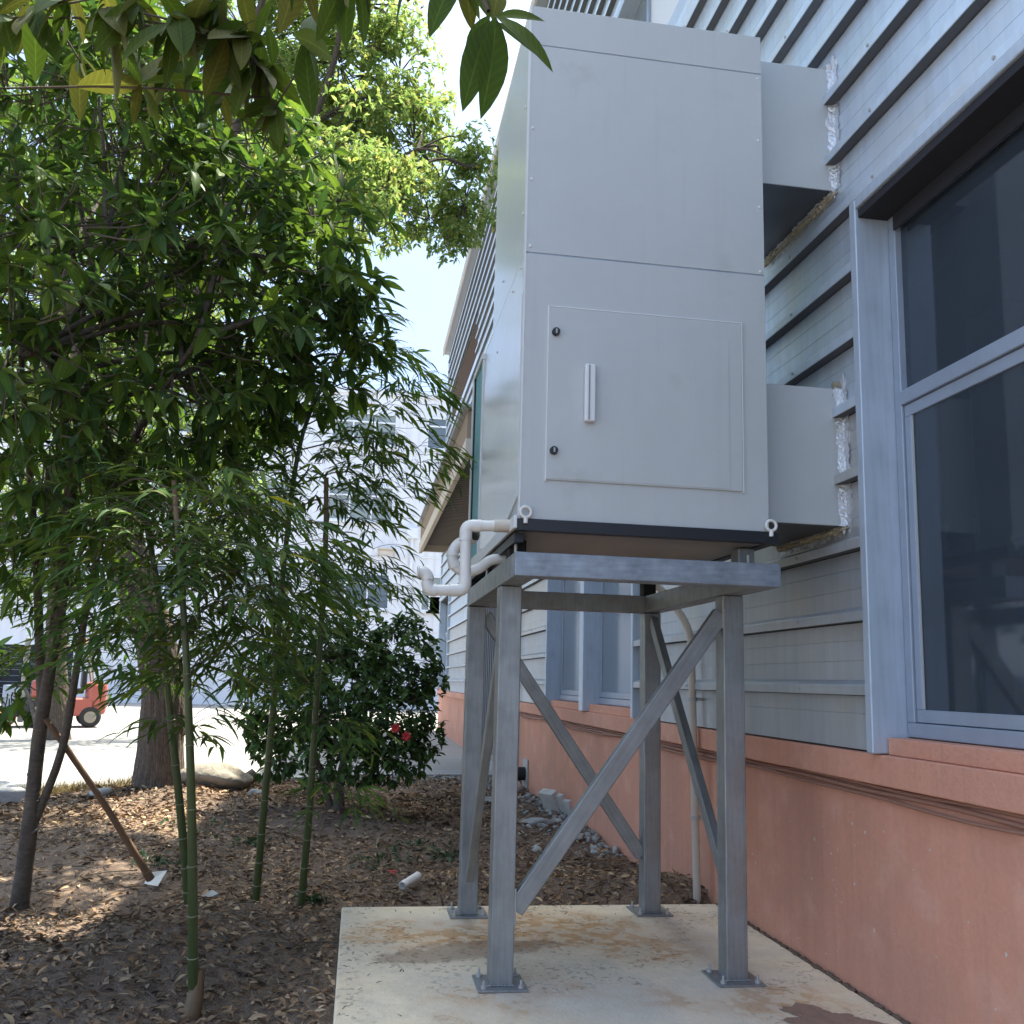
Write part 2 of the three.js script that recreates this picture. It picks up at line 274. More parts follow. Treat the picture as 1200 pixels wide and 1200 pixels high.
// a leaf: base at the origin, blade along +y, face towards +z
function leafGeo(L, W, fold = 0.25, curve = 0.25, n = 5, power = 0.85) {
  const pos = [], uv = [], idx = [];
  for (let i = 0; i <= n; i++) {
    const t = i / n, w = W / 2 * Math.pow(Math.sin(Math.PI * Math.pow(t, power)), 0.85) + (i === 0 ? W * 0.03 : 0), z = -curve * L * t * t, y = L * t * (1 - 0.12 * curve * t);
    pos.push(-w, y, z + fold * w, 0, y, z, w, y, z + fold * w); uv.push(0, t, 0.5, t, 1, t);
    if (i < n) { const k = i * 3; idx.push(k, k + 1, k + 3, k + 1, k + 4, k + 3, k + 1, k + 2, k + 4, k + 2, k + 5, k + 4); }
  }
  const g = new THREE.BufferGeometry(); g.setAttribute('position', new THREE.Float32BufferAttribute(pos, 3)); g.setAttribute('uv', new THREE.Float32BufferAttribute(uv, 2)); g.setIndex(idx); g.computeVertexNormals(); return g;
}
function leafMatrix(l) {                                // l: p, d (along the blade), n (face), s
  const y = l.d.clone().normalize(), x = y.clone().cross(l.n).normalize(); if (!(x.lengthSq() > 0.5)) x.set(1, 0, 0); const z = x.clone().cross(y);
  return new THREE.Matrix4().makeBasis(x.multiplyScalar(l.s * (l.w || 1)), y.multiplyScalar(l.s), z.multiplyScalar(l.s)).setPosition(l.p);
}
camera.updateMatrixWorld(); camera.updateProjectionMatrix();
function inView(p) { const q = p.clone().project(camera); return Math.abs(q.x) < 1.02 && Math.abs(q.y) < 1.02 && q.z < 1; }
// leaves of a plant: the ones that show largest as meshes of their own, the rest as one part
function foliage(list, geos, mats, parent, singles, name, rnd, tint) {
  const b = baseOf.get(parent), order = list.map(l => ({ l, k: inView(l.p) ? l.s * (l.size || 1) / l.p.distanceTo(camera.position) : -1 })).sort((a, c) => c.k - a.k);
  const one = order.slice(0, singles).filter(o => o.k > 0).map(o => o.l), rest = order.slice(one.length).map(o => o.l);
  for (const l of one) {
    const m = new THREE.Mesh(geos[Math.floor(rnd() * geos.length)], mats[Math.floor(rnd() * mats.length)]); m.name = name; m.castShadow = m.receiveShadow = true;
    leafMatrix({ ...l, p: l.p.clone().sub(b) }).decompose(m.position, m.quaternion, m.scale); parent.add(m);
  }
  const nB = geos.length; 
  const per = Math.ceil(rest.length / nB);
  for (let q = 0; q < nB; q++) {
    const part = rest.filter((_, i) => i % nB === q); if (!part.length) continue;
    const im = new THREE.InstancedMesh(geos[q], mats[q % mats.length], part.length), col = new THREE.Color();
    part.forEach((l, i) => { im.setMatrixAt(i, leafMatrix({ ...l, p: l.p.clone().sub(b) })); const k = 0.7 + 0.65 * rnd(); const t = tint ? tint(l, rnd) : [1, 1, 1]; col.setRGB(k * t[0], k * t[1], k * t[2]); im.setColorAt(i, col); });
    im.name = 'foliage'; im.userData.kind = 'stuff'; im.castShadow = im.receiveShadow = true; parent.add(im);
  }
}
const rdir = r => { const z = 2 * r() - 1, a = r() * 6.2832, s = Math.sqrt(1 - z * z); return V(s * Math.cos(a), z, s * Math.sin(a)); };
function faceUp(d, rnd, jit = 0.5) { const n = V(0, 1, 0).addScaledVector(rdir(rnd), jit); n.addScaledVector(d, -n.dot(d)); return n.lengthSq() < 1e-4 ? V(1, 0, 0) : n.normalize(); }
function whorl(out, tip, axis, k, len, rnd, droop = 0.35, spread = 1.05, w = 1) {
  const a = axis.clone().normalize(), e = Math.abs(a.y) < 0.9 ? V(0, 1, 0) : V(1, 0, 0), x = a.clone().cross(e).normalize(), y = a.clone().cross(x), o = rnd() * 6.28;
  for (let i = 0; i < k; i++) {
    const f = o + i * 2.4 + rnd() * 0.5, th = spread * (0.65 + 0.6 * rnd());
    const d = a.clone().multiplyScalar(Math.cos(th)).addScaledVector(x, Math.sin(th) * Math.cos(f)).addScaledVector(y, Math.sin(th) * Math.sin(f)); d.y -= droop * (0.4 + rnd()); d.normalize();
    out.push({ p: tip.clone().addScaledVector(a, -0.05 * rnd()), d, n: faceUp(d, rnd), s: len * (0.45 + 0.75 * rnd()), w: w * (0.8 + 0.4 * rnd()) });
  }
}
const EVER = [[-1.75, 3.35, -0.9, 0.5], [-2.25, 3.05, -0.8, 0.5], [-1.35, 3.55, -0.75, 0.42], [-2.75, 2.6, -0.9, 0.45], [-3.1, 2.9, -0.6, 0.5], [-1.1, 3.72, -0.6, 0.3], [-3.03, 4.51, -0.0, 0.7], [-2.56, 4.67, 0.09, 0.7], [-2.12, 4.56, -0.07, 0.7], [-1.74, 4.49, -0.23, 0.6], [-1.37, 4.26, -0.41, 0.5], [-2.66, 3.71, 0.34, 0.7], [-2.33, 3.91, 0.01, 0.7], [-1.86, 3.97, -0.22, 0.7], [-1.41, 3.84, -0.37, 0.5], [-2.73, 3.1, 0.44, 0.6], [-2.54, 3.24, -0.12, 0.6], [-2.11, 3.37, -0.24, 0.7], [-1.64, 3.56, -0.35, 0.6], [-1.12, 3.89, -0.43, 0.3], [-1.93, 3.09, -0.46, 0.45], [-2.68, 2.71, -0.02, 0.5], [-2.69, 4.85, -0.92, 0.7], [-3.16, 5.29, -0.42, 0.7], [-2.6, 3.14, -1.17, 0.45], [-1.57, 3.44, -0.77, 0.45], [-3.0, 2.3, -0.54, 0.4], [-2.42, 5.31, -0.3, 0.6], [-3.64, 1.38, -2.61, 0.35]];
const ETRUNK = [[-3.17, -0.12, -1.86], [-3.12, 0.39, -1.72], [-3.07, 1.06, -1.57], [-2.99, 1.52, -1.4], [-2.92, 2.02, -1.22], [-2.81, 2.69, -0.84], [-2.72, 3.22, -0.11]];
const EFORK = [[-3.11, 0.42, -1.72], [-2.92, 0.95, -1.57], [-2.82, 1.47, -1.38], [-2.7, 2.02, -1.1], [-2.45, 2.79, -0.68], [-1.94, 3.34, 0.02]];
const ESTEM = [[-3.05, 1.2, -1.53], [-3.08, 1.63, -1.44], [-3.07, 2.07, -1.24], [-3.02, 2.67, -0.78], [-2.83, 3.15, 0.05]];
const ESTEM2 = [[-3.01, 1.41, -1.42], [-2.9, 1.97, -1.23], [-2.81, 2.71, -0.92], [-2.68, 3.7, -0.39], [-2.47, 3.84, 0.02]];
const BA = [[-1.66, -0.13, 0.26], [-1.72, 0.84, 0.38], [-1.79, 1.61, 0.46], [-1.87, 2.19, 0.48], [-1.91, 2.44, 0.46]];
const BAc = [[-1.92, 2.23, 0.48, 0.42], [-1.68, 2.3, 0.43, 0.42], [-2.19, 2.08, 0.14, 0.42], [-1.5, 2.11, 0.34, 0.4], [-1.78, 1.87, 0.45, 0.4], [-2.06, 1.68, 0.1, 0.4], [-1.58, 1.78, 0.19, 0.4], [-1.38, 1.95, 0.14, 0.35], [-1.71, 1.49, 0.31, 0.3], [-1.77, 1.24, 0.35, 0.16], [-2.39, 2.39, -0.03, 0.4]];
const BB = [[-2.03, -0.1, -1.68], [-2.12, 0.55, -1.6], [-2.21, 1.13, -1.53], [-2.34, 2.01, -1.41], [-2.5, 2.8, -1.22]];
const BBc = [[-2.91, 2.27, -1.36, 0.45], [-2.61, 1.99, -1.35, 0.45], [-3.12, 2.61, -1.34, 0.45], [-2.79, 1.7, -1.42, 0.35], [-2.37, 2.47, -1.35, 0.5], [-2.04, 2.95, -1.23, 0.5], [-3.1, 2.04, -1.52, 0.4], [-2.58, 2.84, -1.43, 0.5], [-2.28, 1.42, -1.49, 0.25]];
const BC = [[-1.59, -0.05, -1.66], [-1.56, 0.63, -1.51], [-1.53, 1.33, -1.4], [-1.5, 2.38, -1.23], [-1.41, 3.2, -1.1], [-1.15, 3.83, -1.07]];
const BCc = [[-1.57, 2.96, -1.16, 0.5], [-1.25, 3.59, -1.12, 0.45], [-0.97, 3.78, -1.14, 0.35], [-0.73, 3.51, -1.14, 0.28], [-1.0, 3.24, -1.13, 0.4], [-1.25, 2.85, -1.12, 0.4], [-1.48, 2.37, -1.13, 0.4], [-0.66, 3.09, -1.2, 0.24], [-0.86, 2.83, -1.17, 0.28], [-1.73, 2.61, -1.23, 0.45], [-1.03, 2.64, -1.23, 0.22]];
const BD = [[-1.28, -0.08, -1.62], [-1.25, 0.7, -1.45], [-1.24, 1.57, -1.32], [-1.23, 2.33, -1.2], [-1.25, 2.85, -1.13]];
const BDc = [[-1.15, 2.16, -1.22, 0.3], [-0.89, 2.11, -1.18, 0.24], [-1.49, 1.96, -1.19, 0.4], [-1.3, 1.62, -1.21, 0.35], [-1.13, 1.17, -1.26, 0.28], [-1.08, 0.71, -1.32, 0.22], [-1.5, 1.45, -1.37, 0.3], [-1.68, 1.67, -1.37, 0.35], [-0.99, 2.34, -1.16, 0.2]];
const SHR = [[-1.18, 1.43, -5.71, 0.75], [-0.68, 1.15, -5.48, 0.65], [-1.77, 1.21, -5.83, 0.6], [-0.5, 1.75, -5.57, 0.5], [-1.14, 0.67, -5.41, 0.5], [-0.56, 0.68, -5.33, 0.45], [-0.18, 0.87, -5.45, 0.25], [-1.01, 1.94, -5.82, 0.45], [-1.83, 0.72, -5.82, 0.4], [-0.42, 2.1, -5.6, 0.2], [-0.18, 1.46, -5.66, 0.25], [-1.51, 1.82, -5.91, 0.5], [-2.04, 0.91, -5.82, 0.25]];
const CAM = [[-0.95, 6.7, -4.1, 0.6], [-1.45, 6.35, -3.8, 0.6], [-1.95, 6.7, -4.0, 0.7], [-1.6, 7.2, -4.4, 0.7], [-4.6, 8.6, -7.2, 1.3], [-5.2, 7.2, -7.6, 1.3], [-3.6, 6.4, -7.2, 1.0], [-6.2, 8.4, -7.8, 1.4], [-5.6, 5.6, -8.4, 1.2], [-3.9, 9.4, -6.8, 1.2], [-0.85, 8.95, -5.9, 0.6], [-0.6, 8.4, -5.8, 0.6], [-1.1, 8.1, -6.2, 0.7], [-0.75, 7.6, -5.9, 0.55], [-1.25, 9.5, -6.1, 0.7], [-1.9, 8.9, -6.4, 0.8], [-1.9, 9.9, -6.2, 0.8], [-0.35, 7.35, -5.8, 0.4], [-1.5, 7.5, -6.3, 0.55], [-2.4, 8.2, -6.8, 0.9], [-2.78, 9.85, -6.31, 1.5], [-1.63, 9.66, -6.17, 1.1], [-0.96, 8.87, -6.19, 1.0], [-0.21, 7.87, -5.72, 0.65], [0.06, 7.5, -5.53, 0.55], [-0.18, 7.21, -5.82, 0.35], [-1.32, 8.17, -6.35, 1.0], [-2.47, 8.82, -7.45, 1.5], [-1.32, 10.47, -6.01, 0.85], [-2.17, 11.47, -5.98, 1.6], [-4.15, 10.02, -7.51, 1.8], [-5.96, 9.96, -8.81, 2.0], [-4.02, 7.54, -7.87, 1.8], [-6.09, 7.28, -9.24, 1.8], [-4.83, 5.98, -9.25, 1.6], [-2.53, 7.46, -7.66, 0.9], [-4.53, 12.74, -7.16, 2.0], [-6.35, 11.82, -7.57, 2.0], [-2.96, 13.4, -5.81, 2], [-3.24, 6.29, -8.96, 1.2], [-0.82, 9.76, -6.34, 0.5], [0.19, 7.98, -5.34, 0.35]];
const CTR = [[-3.41, -0.14, -7.31], [-3.42, 0.49, -7.22], [-3.44, 1.36, -7.09], [-3.61, 2.12, -7.0], [-3.85, 2.6, -6.97], [-4.1, 4.0, -6.98], [-3.76, 6.0, -6.62], [-2.91, 7.37, -6.11]];
const CL1 = [[-3.76, 6.0, -6.62], [-2.57, 6.94, -6.12], [-1.88, 8.31, -5.52], [-1.63, 9.11, -5.28], [-1.54, 10.06, -5.12]];
const CL2 = [[-2.57, 6.94, -6.12], [-1.81, 7.28, -5.76], [-1.28, 7.45, -5.47], [-0.58, 7.87, -5.12], [0.02, 7.47, -4.72]];
const CL3 = [[-4.1, 4.0, -6.98], [-4.98, 5.88, -7.2], [-5.48, 8.41, -7.36], [-5.77, 10.43, -6.63]];
const CL4 = [[-2.91, 7.37, -6.11], [-2.76, 9.09, -5.63], [-2.29, 10.67, -5.14]];
const FAR = [[-9.11, 11.17, -16.25, 2.4], [-7.14, 10.64, -17.06, 2.6], [-9.13, 7.56, -16.8, 2.4], [-7.15, 6.65, -17.67, 2.2], [-5.31, 8.26, -18.17, 2.2], [-8.79, 4.76, -17.17, 1.8], [-10.15, 8.76, -15.75, 2.5], [-5.13, 5.82, -19.54, 1.6]];
const FTR = [[-7.83, -0.43, -17.81], [-8.07, 3.17, -17.3], [-7.91, 7.19, -16.67]];
const FG = [[-0.77, 2.75, 3.44], [-0.84, 2.85, 3.39], [-0.91, 2.91, 3.34], [-1.05, 2.92, 3.27], [-1.16, 2.97, 3.21], [-1.25, 2.94, 2.78], [-1.29, 3.01, 2.84], [-1.33, 3.05, 2.89], [-1.41, 3.12, 2.89], [-1.47, 3.01, 2.96], [-1.55, 3.03, 2.96], [-1.62, 3.02, 2.94], [-1.75, 3.12, 2.84], [-1.84, 3.1, 2.82], [-1.92, 3.08, 2.81], [-2.0, 2.97, 2.68], [-1.53, 3.11, 2.66], [-1.85, 3.25, 2.43], [-1.43, 3.12, 2.58]];
const FGB = [[-2.24, 3.34, 2.7], [-1.81, 3.21, 2.84], [-1.49, 3.13, 2.98], [-1.08, 3.01, 3.23], [-0.83, 2.88, 3.4], [-0.78, 2.76, 3.44]];
const FGB2 = [[-1.49, 3.13, 2.98], [-1.38, 3.11, 2.89], [-1.29, 3.02, 2.84], [-1.25, 2.95, 2.78]];

// ================================================================ GROUND
const KERB = [[-12, -1.2], [-9, -3.6], [-5.1, -6.5], [-4.9, -7.55], [-3.8, -7.95], [-2.66, -8.85], [-0.8, -9.9], [1.62, -10.15]];
function edgeZ(x) { for (let i = 1; i < KERB.length; i++) if (x <= KERB[i][0]) { const [a, b] = KERB[i - 1], [c, d] = KERB[i]; return lerp(b, d, clamp((x - a) / (c - a))); } return KERB[KERB.length - 1][1]; }
const bump2 = (x, z, cx, cz, r) => Math.exp(-((x - cx) ** 2 + (z - cz) ** 2) / (r * r));
function soilY(x, z) {
  let y = -0.075 + 0.022 * Math.sin(x * 2.1 + 1.3 * Math.sin(z * 1.3)) + 0.018 * Math.sin(z * 2.7 + x * 1.1) + 0.012 * Math.sin(x * 6.1 + z * 4.3) + 0.010 * Math.sin(z * 9.1 - x * 5.2);
  y += 0.17 * bump2(x, z, -3.3, -7.0, 1.1) + 0.10 * bump2(x, z, -1.0, -5.2, 0.9) + 0.12 * bump2(x, z, 1.45, -1.75, 0.55) + 0.05 * bump2(x, z, -3.0, -4.5, 1.5);
  const e = edgeZ(x); y = lerp(-0.05, y, sstep(0, 0.7, z - e));
  const pd = Math.max(Math.max(-1.0 - x, 0), Math.max(-1.33 - z, 0)); return lerp(-0.055, y, sstep(0, 0.25, pd)) - (x > -0.98 && z > -1.31 ? 0.06 : 0);
}
{
  const nx = 150, nz = 170, pos = [], uv = [], idx = [];
  for (let j = 0; j <= nz; j++) for (let i = 0; i <= nx; i++) {
    const x = lerp(-12, 1.64, i / nx), e = edgeZ(x), z = lerp(e, 9, Math.pow(j / nz, 1.1)), y = soilY(x, z);
    pos.push(x, y, z); uv.push(x, z);
    if (i < nx && j < nz) { const k = j * (nx + 1) + i; idx.push(k, k + nx + 1, k + 1, k + 1, k + nx + 1, k + nx + 2); }
  }
  const g = new THREE.BufferGeometry(); g.setAttribute('position', new THREE.Float32BufferAttribute(pos, 3)); g.setAttribute('uv', new THREE.Float32BufferAttribute(uv, 2)); g.setIndex(idx); g.computeVertexNormals();
  structure(obj('soil_bed', g, M.soil, null, true));
  structure(obj('ground', new THREE.PlaneGeometry(500, 500).rotateX(-Math.PI / 2).translate(0, -0.32, -60), std([0.2, 0.19, 0.17], 0.95)));
  // yard: a sheet with its edge along the kerb, laid in slabs with open joints
  const s = new THREE.Shape(); s.moveTo(-150, 1); s.lineTo(-12, 1.2); for (const [x, z] of KERB) s.lineTo(x, -z); s.lineTo(1.62, 24.5); s.lineTo(60, 24.5); s.lineTo(60, 140); s.lineTo(-150, 140); s.closePath();
  const yg = new THREE.ShapeGeometry(s).rotateX(-Math.PI / 2).translate(0, -0.1, 0);
  structure(obj('concrete_yard', yg, M.yard));
  const kerb = structure(new THREE.Group()); kerb.name = 'kerb'; scene.add(kerb); baseOf.set(kerb, V(0, 0, 0));
  for (let i = 1; i < KERB.length; i++) {
    const a = V(KERB[i - 1][0], -0.09, KERB[i - 1][1]), b = V(KERB[i][0], -0.09, KERB[i][1]), L = a.distanceTo(b), n = Math.max(1, Math.round(L / 1.0)), h = i <= 2 ? 0.34 : 0.17;
    for (let k = 0; k < n; k++) { const p = a.clone().lerp(b, (k + 0.006) / n), q = a.clone().lerp(b, (k + 0.994) / n); obj('kerb_stone', beam(p, q, h, 0.13, 0.015, V(0, 1, 0)), M.kerb, kerb, true); }
  }
  // the slab under the stand, with a broken corner where soil has washed in
  structure(obj('concrete_pad', box(-1.0, 1.60, -0.24, 0, -1.33, 3.2, 0.012), M.pad_concrete));
  const r = rngOf(5), sh = new THREE.Shape(), P = [];
  for (let i = 0; i < 64; i++) { const a = i / 64 * 6.283, q = 0.8 + 0.22 * Math.sin(a * 3 + 1) + 0.12 * Math.sin(a * 7) + 0.14 * r(); P.push(new THREE.Vector2(0.98 + 0.24 * q * Math.cos(a), 0.17 * q * Math.sin(a))); }
  sh.setFromPoints(P); structure(obj('soil_patch', new THREE.ShapeGeometry(sh).rotateX(-Math.PI / 2).rotateY(-0.55).translate(0.42, 0.004, 0.33), std([0.30, 0.185, 0.13], 0.9, 0, { map: M.rubble.map, bumpMap: M.soil.bumpMap, bumpScale: 0.01 })));
  const gap = []; for (let i = 0; i < 46; i++) { const z = -1.28 + i * 0.075 + 0.03 * r(); gap.push(blob(1.606, 0.0, z, 0.012 + 0.014 * r(), 0.006 + 0.008 * r(), 0.03 + 0.02 * r(), 400 + i, 0.3, 1)); }
  const gm = obj('dirt_line', gap, M.soil); structure(gm);
}

// ================================================================ FACTORY BUILDING (wall along z, its face at x = 1.59)
const PITCH = 0.3733, R0 = 1.11, FACE = 1.59, Z0 = -24.5, Z1 = 9;
const OPEN = [[0.8, 4.8, 1.2, 4.097], [-7.0, -3.05, 1.2, 4.097], [-14.4, -9.45, 0, 4.097], [-24.0, -21.2, 1.2, 4.097], [-6.2, 3.0, R0 + 17 * PITCH, R0 + 21 * PITCH], [-23, -16.5, R0 + 23 * PITCH, R0 + 26 * PITCH]];
const bld = thing('factory_building', 'grey sheet-clad factory hall on a pink plinth behind the air cooler', 'building', [1.6, 0, -3]);
function solid(y0, y1) {                                // pieces of the wall that are not open in this course
  let seg = [[Z0, Z1]]; const m = (y0 + y1) / 2;
  for (const [a, b, c, d] of OPEN) if (m > c && m < d) seg = seg.flatMap(([p, q]) => b <= p || a >= q ? [[p, q]] : [[p, a], [b, q]].filter(s => s[1] - s[0] > 0.02));
  return seg;
}
{
  for (const [a, b] of [[0.0, 1.2]]) for (const [p, q] of [[Z0, -14.4], [-9.45, Z1]]) obj('plinth', box(1.62, 1.86, -0.35, 1.2, p, q), M.pink, bld);
  for (const [p, q] of [[Z0 - 0.01, -14.41], [-9.44, Z1]]) {
    const n = Math.ceil((q - p) / 6.2);
    for (let i = 0; i < n; i++) obj('plinth_band', box(1.558, 1.618, 1.055, 1.203, lerp(p, q, i / n), lerp(p, q, (i + 1) / n), 0.008), M.pinkBand, bld);
  }
  // core behind the sheets
  const ys = [1.205, 4.097, R0 + 17 * PITCH, R0 + 21 * PITCH, R0 + 23 * PITCH, R0 + 26 * PITCH, 12.7];
  const core = []; for (let i = 1; i < ys.length; i++) for (const [p, q] of solid(ys[i - 1], ys[i])) core.push(box(1.625, 1.84, ys[i - 1], ys[i] - 0.001, p, q));
  core.push(box(1.625, 14, -0.35, 12.7, Z0 + 0.02, Z0 + 0.22), box(1.625, 14, -0.35, 12.7, Z1 - 0.22, Z1 - 0.02), box(13.8, 14, -0.35, 12.7, Z0 + 0.23, Z1 - 0.23));
  obj('wall', core, M.interior, bld);
  obj('roof', box(1.40, 14.3, 12.72, 12.9, Z0 - 0.3, Z1 + 0.3), M.roofSheet, bld);
  obj('eave_trim', box(1.36, 1.40, 12.66, 12.94, Z0 - 0.3, Z1 + 0.3), M.eave, bld);
  obj('room_floor', box(1.87, 13.8, -0.3, 0.1, Z0 + 0.3, Z1 - 0.3), M.interiorFloor, bld);
  obj('end_corner_trim', box(1.545, 1.60, 1.21, 12.6, Z0 - 0.04, Z0 + 0.12), M.trim, bld);
  // sheet courses: rib at the foot, flat pan above with two pressed grooves
  const prof = (y0, y1, rib) => {
    const P = []; const p = (d, y) => P.push(new THREE.Vector2(d, y));
    if (rib) { p(-0.012, y0 + 0.012); p(0.058, y0 + 0.012); p(0.062, y0 + 0.002); p(0.066, y0 + 0.004); p(0.066, y0 + 0.050); p(0.062, y0 + 0.055); p(0, y0 + 0.080); } else { p(-0.012, y0); p(0, y0); }
    for (const f of [0.48, 0.76]) { const y = lerp(y0, y0 + PITCH, f); if (y < y1 - 0.02) { p(0, y - 0.002); p(-0.0025, y - 0.001); p(-0.0025, y + 0.001); p(0, y + 0.002); } }
    p(0, y1); p(-0.012, y1); return new THREE.Shape(P);
  };
  const sheet = (y0, y1, z0, z1, rib) => {
    const g = new THREE.ExtrudeGeometry(prof(y0, y1, rib), { depth: z1 - z0, bevelEnabled: false });
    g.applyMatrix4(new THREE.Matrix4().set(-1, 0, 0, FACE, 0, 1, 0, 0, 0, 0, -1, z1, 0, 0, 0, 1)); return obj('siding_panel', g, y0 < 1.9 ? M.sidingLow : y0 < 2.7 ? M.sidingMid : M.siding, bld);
  };
  M.ribShade = std([0.10, 0.105, 0.115], 0.9);  // dark colour that stands in for shade on the rib undersides
  const screws = [];
  const row = (y0, y1, rib) => { for (const [a, b] of solid(y0, y1)) {
    if (y0 < 1.3 && b <= -9.4 && a >= -14.5) continue;
    sheet(y0, y1, a, b, rib); if (rib) obj('rib_shade', box(FACE - 0.0575, FACE - 0.001, y0 + 0.004, y0 + 0.0112, a + 0.002, b - 0.002), M.ribShade, bld);  // a dark strip is added below each rib as its painted shade
    if (rib) for (let z = Math.ceil(a / 0.9) * 0.9 + 0.12; z < b - 0.05; z += 0.9) if (z > -9 && z < 3) screws.push(cyl(V(FACE - 0.066, y0 + 0.03, z), V(FACE - 0.073, y0 + 0.03, z), 0.009, 0.009, 6));
  } };
  row(1.212, R0 + PITCH - 0.001, false);
  for (let k = 1; k < 31; k++) row(R0 + k * PITCH, R0 + (k + 1) * PITCH - 0.001, true);
  obj('screw', screws, M.steelOld, bld).userData.kind = 'stuff';

  // windows
  function windowUnit(z0, z1, post, glass, lights, label) {
    const w = obj('window', [box(1.70, 1.76, 1.29, 1.36, z0 + 0.06, z1 - 0.06, 0.006), box(1.70, 1.76, 3.93, 4.03, z0 + 0.06, z1 - 0.06, 0.006), box(1.70, 1.765, 1.36, 3.93, z0 + 0.06, z0 + 0.118, 0.006), box(1.70, 1.765, 1.36, 3.93, z1 - 0.118, z1 - 0.06, 0.006), box(1.695, 1.76, 2.95, 3.025, z0 + 0.118, z1 - 0.118, 0.006)], M.frame, bld);
    if (label) w.userData.label = label;
    const t = (g, n = 'trim') => obj(n, g, M.trim, w);
    t(box(1.515, 1.72, 1.207, 4.09, z0, z0 + 0.058, 0.008)); t(box(1.515, 1.72, 1.207, 4.09, z1 - 0.058, z1, 0.008));
    t(box(1.515, 1.72, 4.034, 4.092, z0 + 0.06, z1 - 0.06, 0.008), 'head_trim'); obj('head_shade', box(1.532, 1.70, 3.985, 4.032, z0 + 0.06, z1 - 0.06, 0.004), M.dark, w); obj('head_shade_strip', box(1.692, 1.6995, 3.90, 3.984, z0 + 0.12, z1 - 0.12), M.dark, w);  // two dark boxes added under the head paint the shade of the recess
    if (post) t([box(1.515, 1.76, 1.207, 4.03, post - 0.09, post + 0.09, 0.008)], 'post');
    const parts = post ? [[z0 + 0.118, post - 0.09], [post + 0.09, z1 - 0.118]] : [[z0 + 0.118, z1 - 0.118]];
    for (const [a, b] of parts) {
      obj('sill', box(1.592, 1.86, 1.204, 1.286, a - (a < z0 + 0.2 ? 0.055 : -0.002), b + (b > z1 - 0.2 ? 0.055 : -0.002), 0.006), M.pinkBand, w);
      obj('pane', box(1.735, 1.741, 3.027, 3.928, a + 0.002, b - 0.002), glass, w);
      const n = lights, st = (b - a) / n;
      for (let i = 0; i < n; i++) {
        const p = a + i * st + 0.004, q = a + (i + 1) * st - 0.004, x = i % 2 ? 0.03 : 0;
        const f = obj('sash', [box(1.712 + x, 1.74 + x, 1.364, 1.425, p, q, 0.004), box(1.712 + x, 1.74 + x, 2.885, 2.946, p, q, 0.004), box(1.712 + x, 1.74 + x, 1.425, 2.885, p, p + 0.05, 0.004), box(1.712 + x, 1.74 + x, 1.425, 2.885, q - 0.05, q, 0.004)], M.frame, w);
        obj('pane', box(1.724 + x, 1.729 + x, 1.42, 2.89, p + 0.045, q - 0.045), glass, w);
        obj('glazing_bead', [box(1.716 + x, 1.722 + x, 1.427, 2.883, p + 0.051, p + 0.058)], M.frameEdge, w);
      }
    }
    // dim space just behind the glass
    return w;
  }
  windowUnit(0.8, 4.8, 2.8, M.glass, 1, 'large dark window nearest the camera at the right');
  windowUnit(-7.0, -3.05, -5.0, M.glassPale, 1, 'blue-framed window seen below the frame of the stand');
  windowUnit(-24.0, -21.2, 0, M.glassPale, 1);
  // high strip of windows
  {
    const y0 = R0 + 17 * PITCH, y1 = R0 + 21 * PITCH, w = obj('window_strip', [box(1.60, 1.80, y0, y0 + 0.2, -6.2, 3.0, 0.006), box(1.52, 1.80, y1 - 0.10, y1 - 0.002, -6.2, 3.0, 0.006)], M.trim, bld);
    for (let i = 0; i < 9; i++) { const a = -6.2 + i * 9.2 / 9, b = a + 9.2 / 9; obj('pane', box(1.70, 1.706, y0 + 0.2, y1 - 0.1, a + 0.03, b - 0.03), i % 3 ? M.glassPale : M.whiteMetal, w); obj('mullion', box(1.67, 1.73, y0 + 0.2, y1 - 0.1, b - 0.03, b + 0.03), M.frame, w); }
    obj('backing', box(1.80, 1.83, y0, y1, -6.2, 3.0), M.curtain, w);
    const v = obj('louvre_opening', box(1.78, 1.83, R0 + 23 * PITCH, R0 + 26 * PITCH, -23, -16.5), M.louvre, bld);
    for (let i = 0; i < 13; i++) obj('slat', box(1.60, 1.74, R0 + 23 * PITCH + 0.03 + i * 0.085, R0 + 23 * PITCH + 0.055 + i * 0.085, -22.95, -16.55), M.louvre, v);
  }
  // sheet-metal door between trims, over a step
  {
    const d = obj('metal_door', [box(1.66, 1.71, 0.12, 3.9, -14.2, -11.94, 0.006), box(1.66, 1.71, 0.12, 3.9, -11.92, -9.66, 0.006)], M.door, bld);
    for (const [a, b] of [[-14.4, -14.2], [-9.64, -9.44]]) obj('jamb', box(1.50, 1.80, 0, 4.09, a, b, 0.008), M.trim, d);
    obj('head', box(1.50, 1.80, 3.91, 4.09, -14.2, -9.64, 0.008), M.trim, d);
    obj('step', box(1.45, 2.2, -0.3, 0.1, -14.39, -9.46, 0.01), M.kerb, d);
    for (let i = 0; i < 16; i++) obj('door_rib', box(1.635, 1.66, 0.2, 3.85, -14.05 + i * 0.27, -14.02 + i * 0.27), M.door, d);
    for (const z of [-12.1, -11.75]) obj('handle', box(1.60, 1.635, 1.0, 1.3, z, z + 0.03, 0.006), M.steelOld, d);
  }
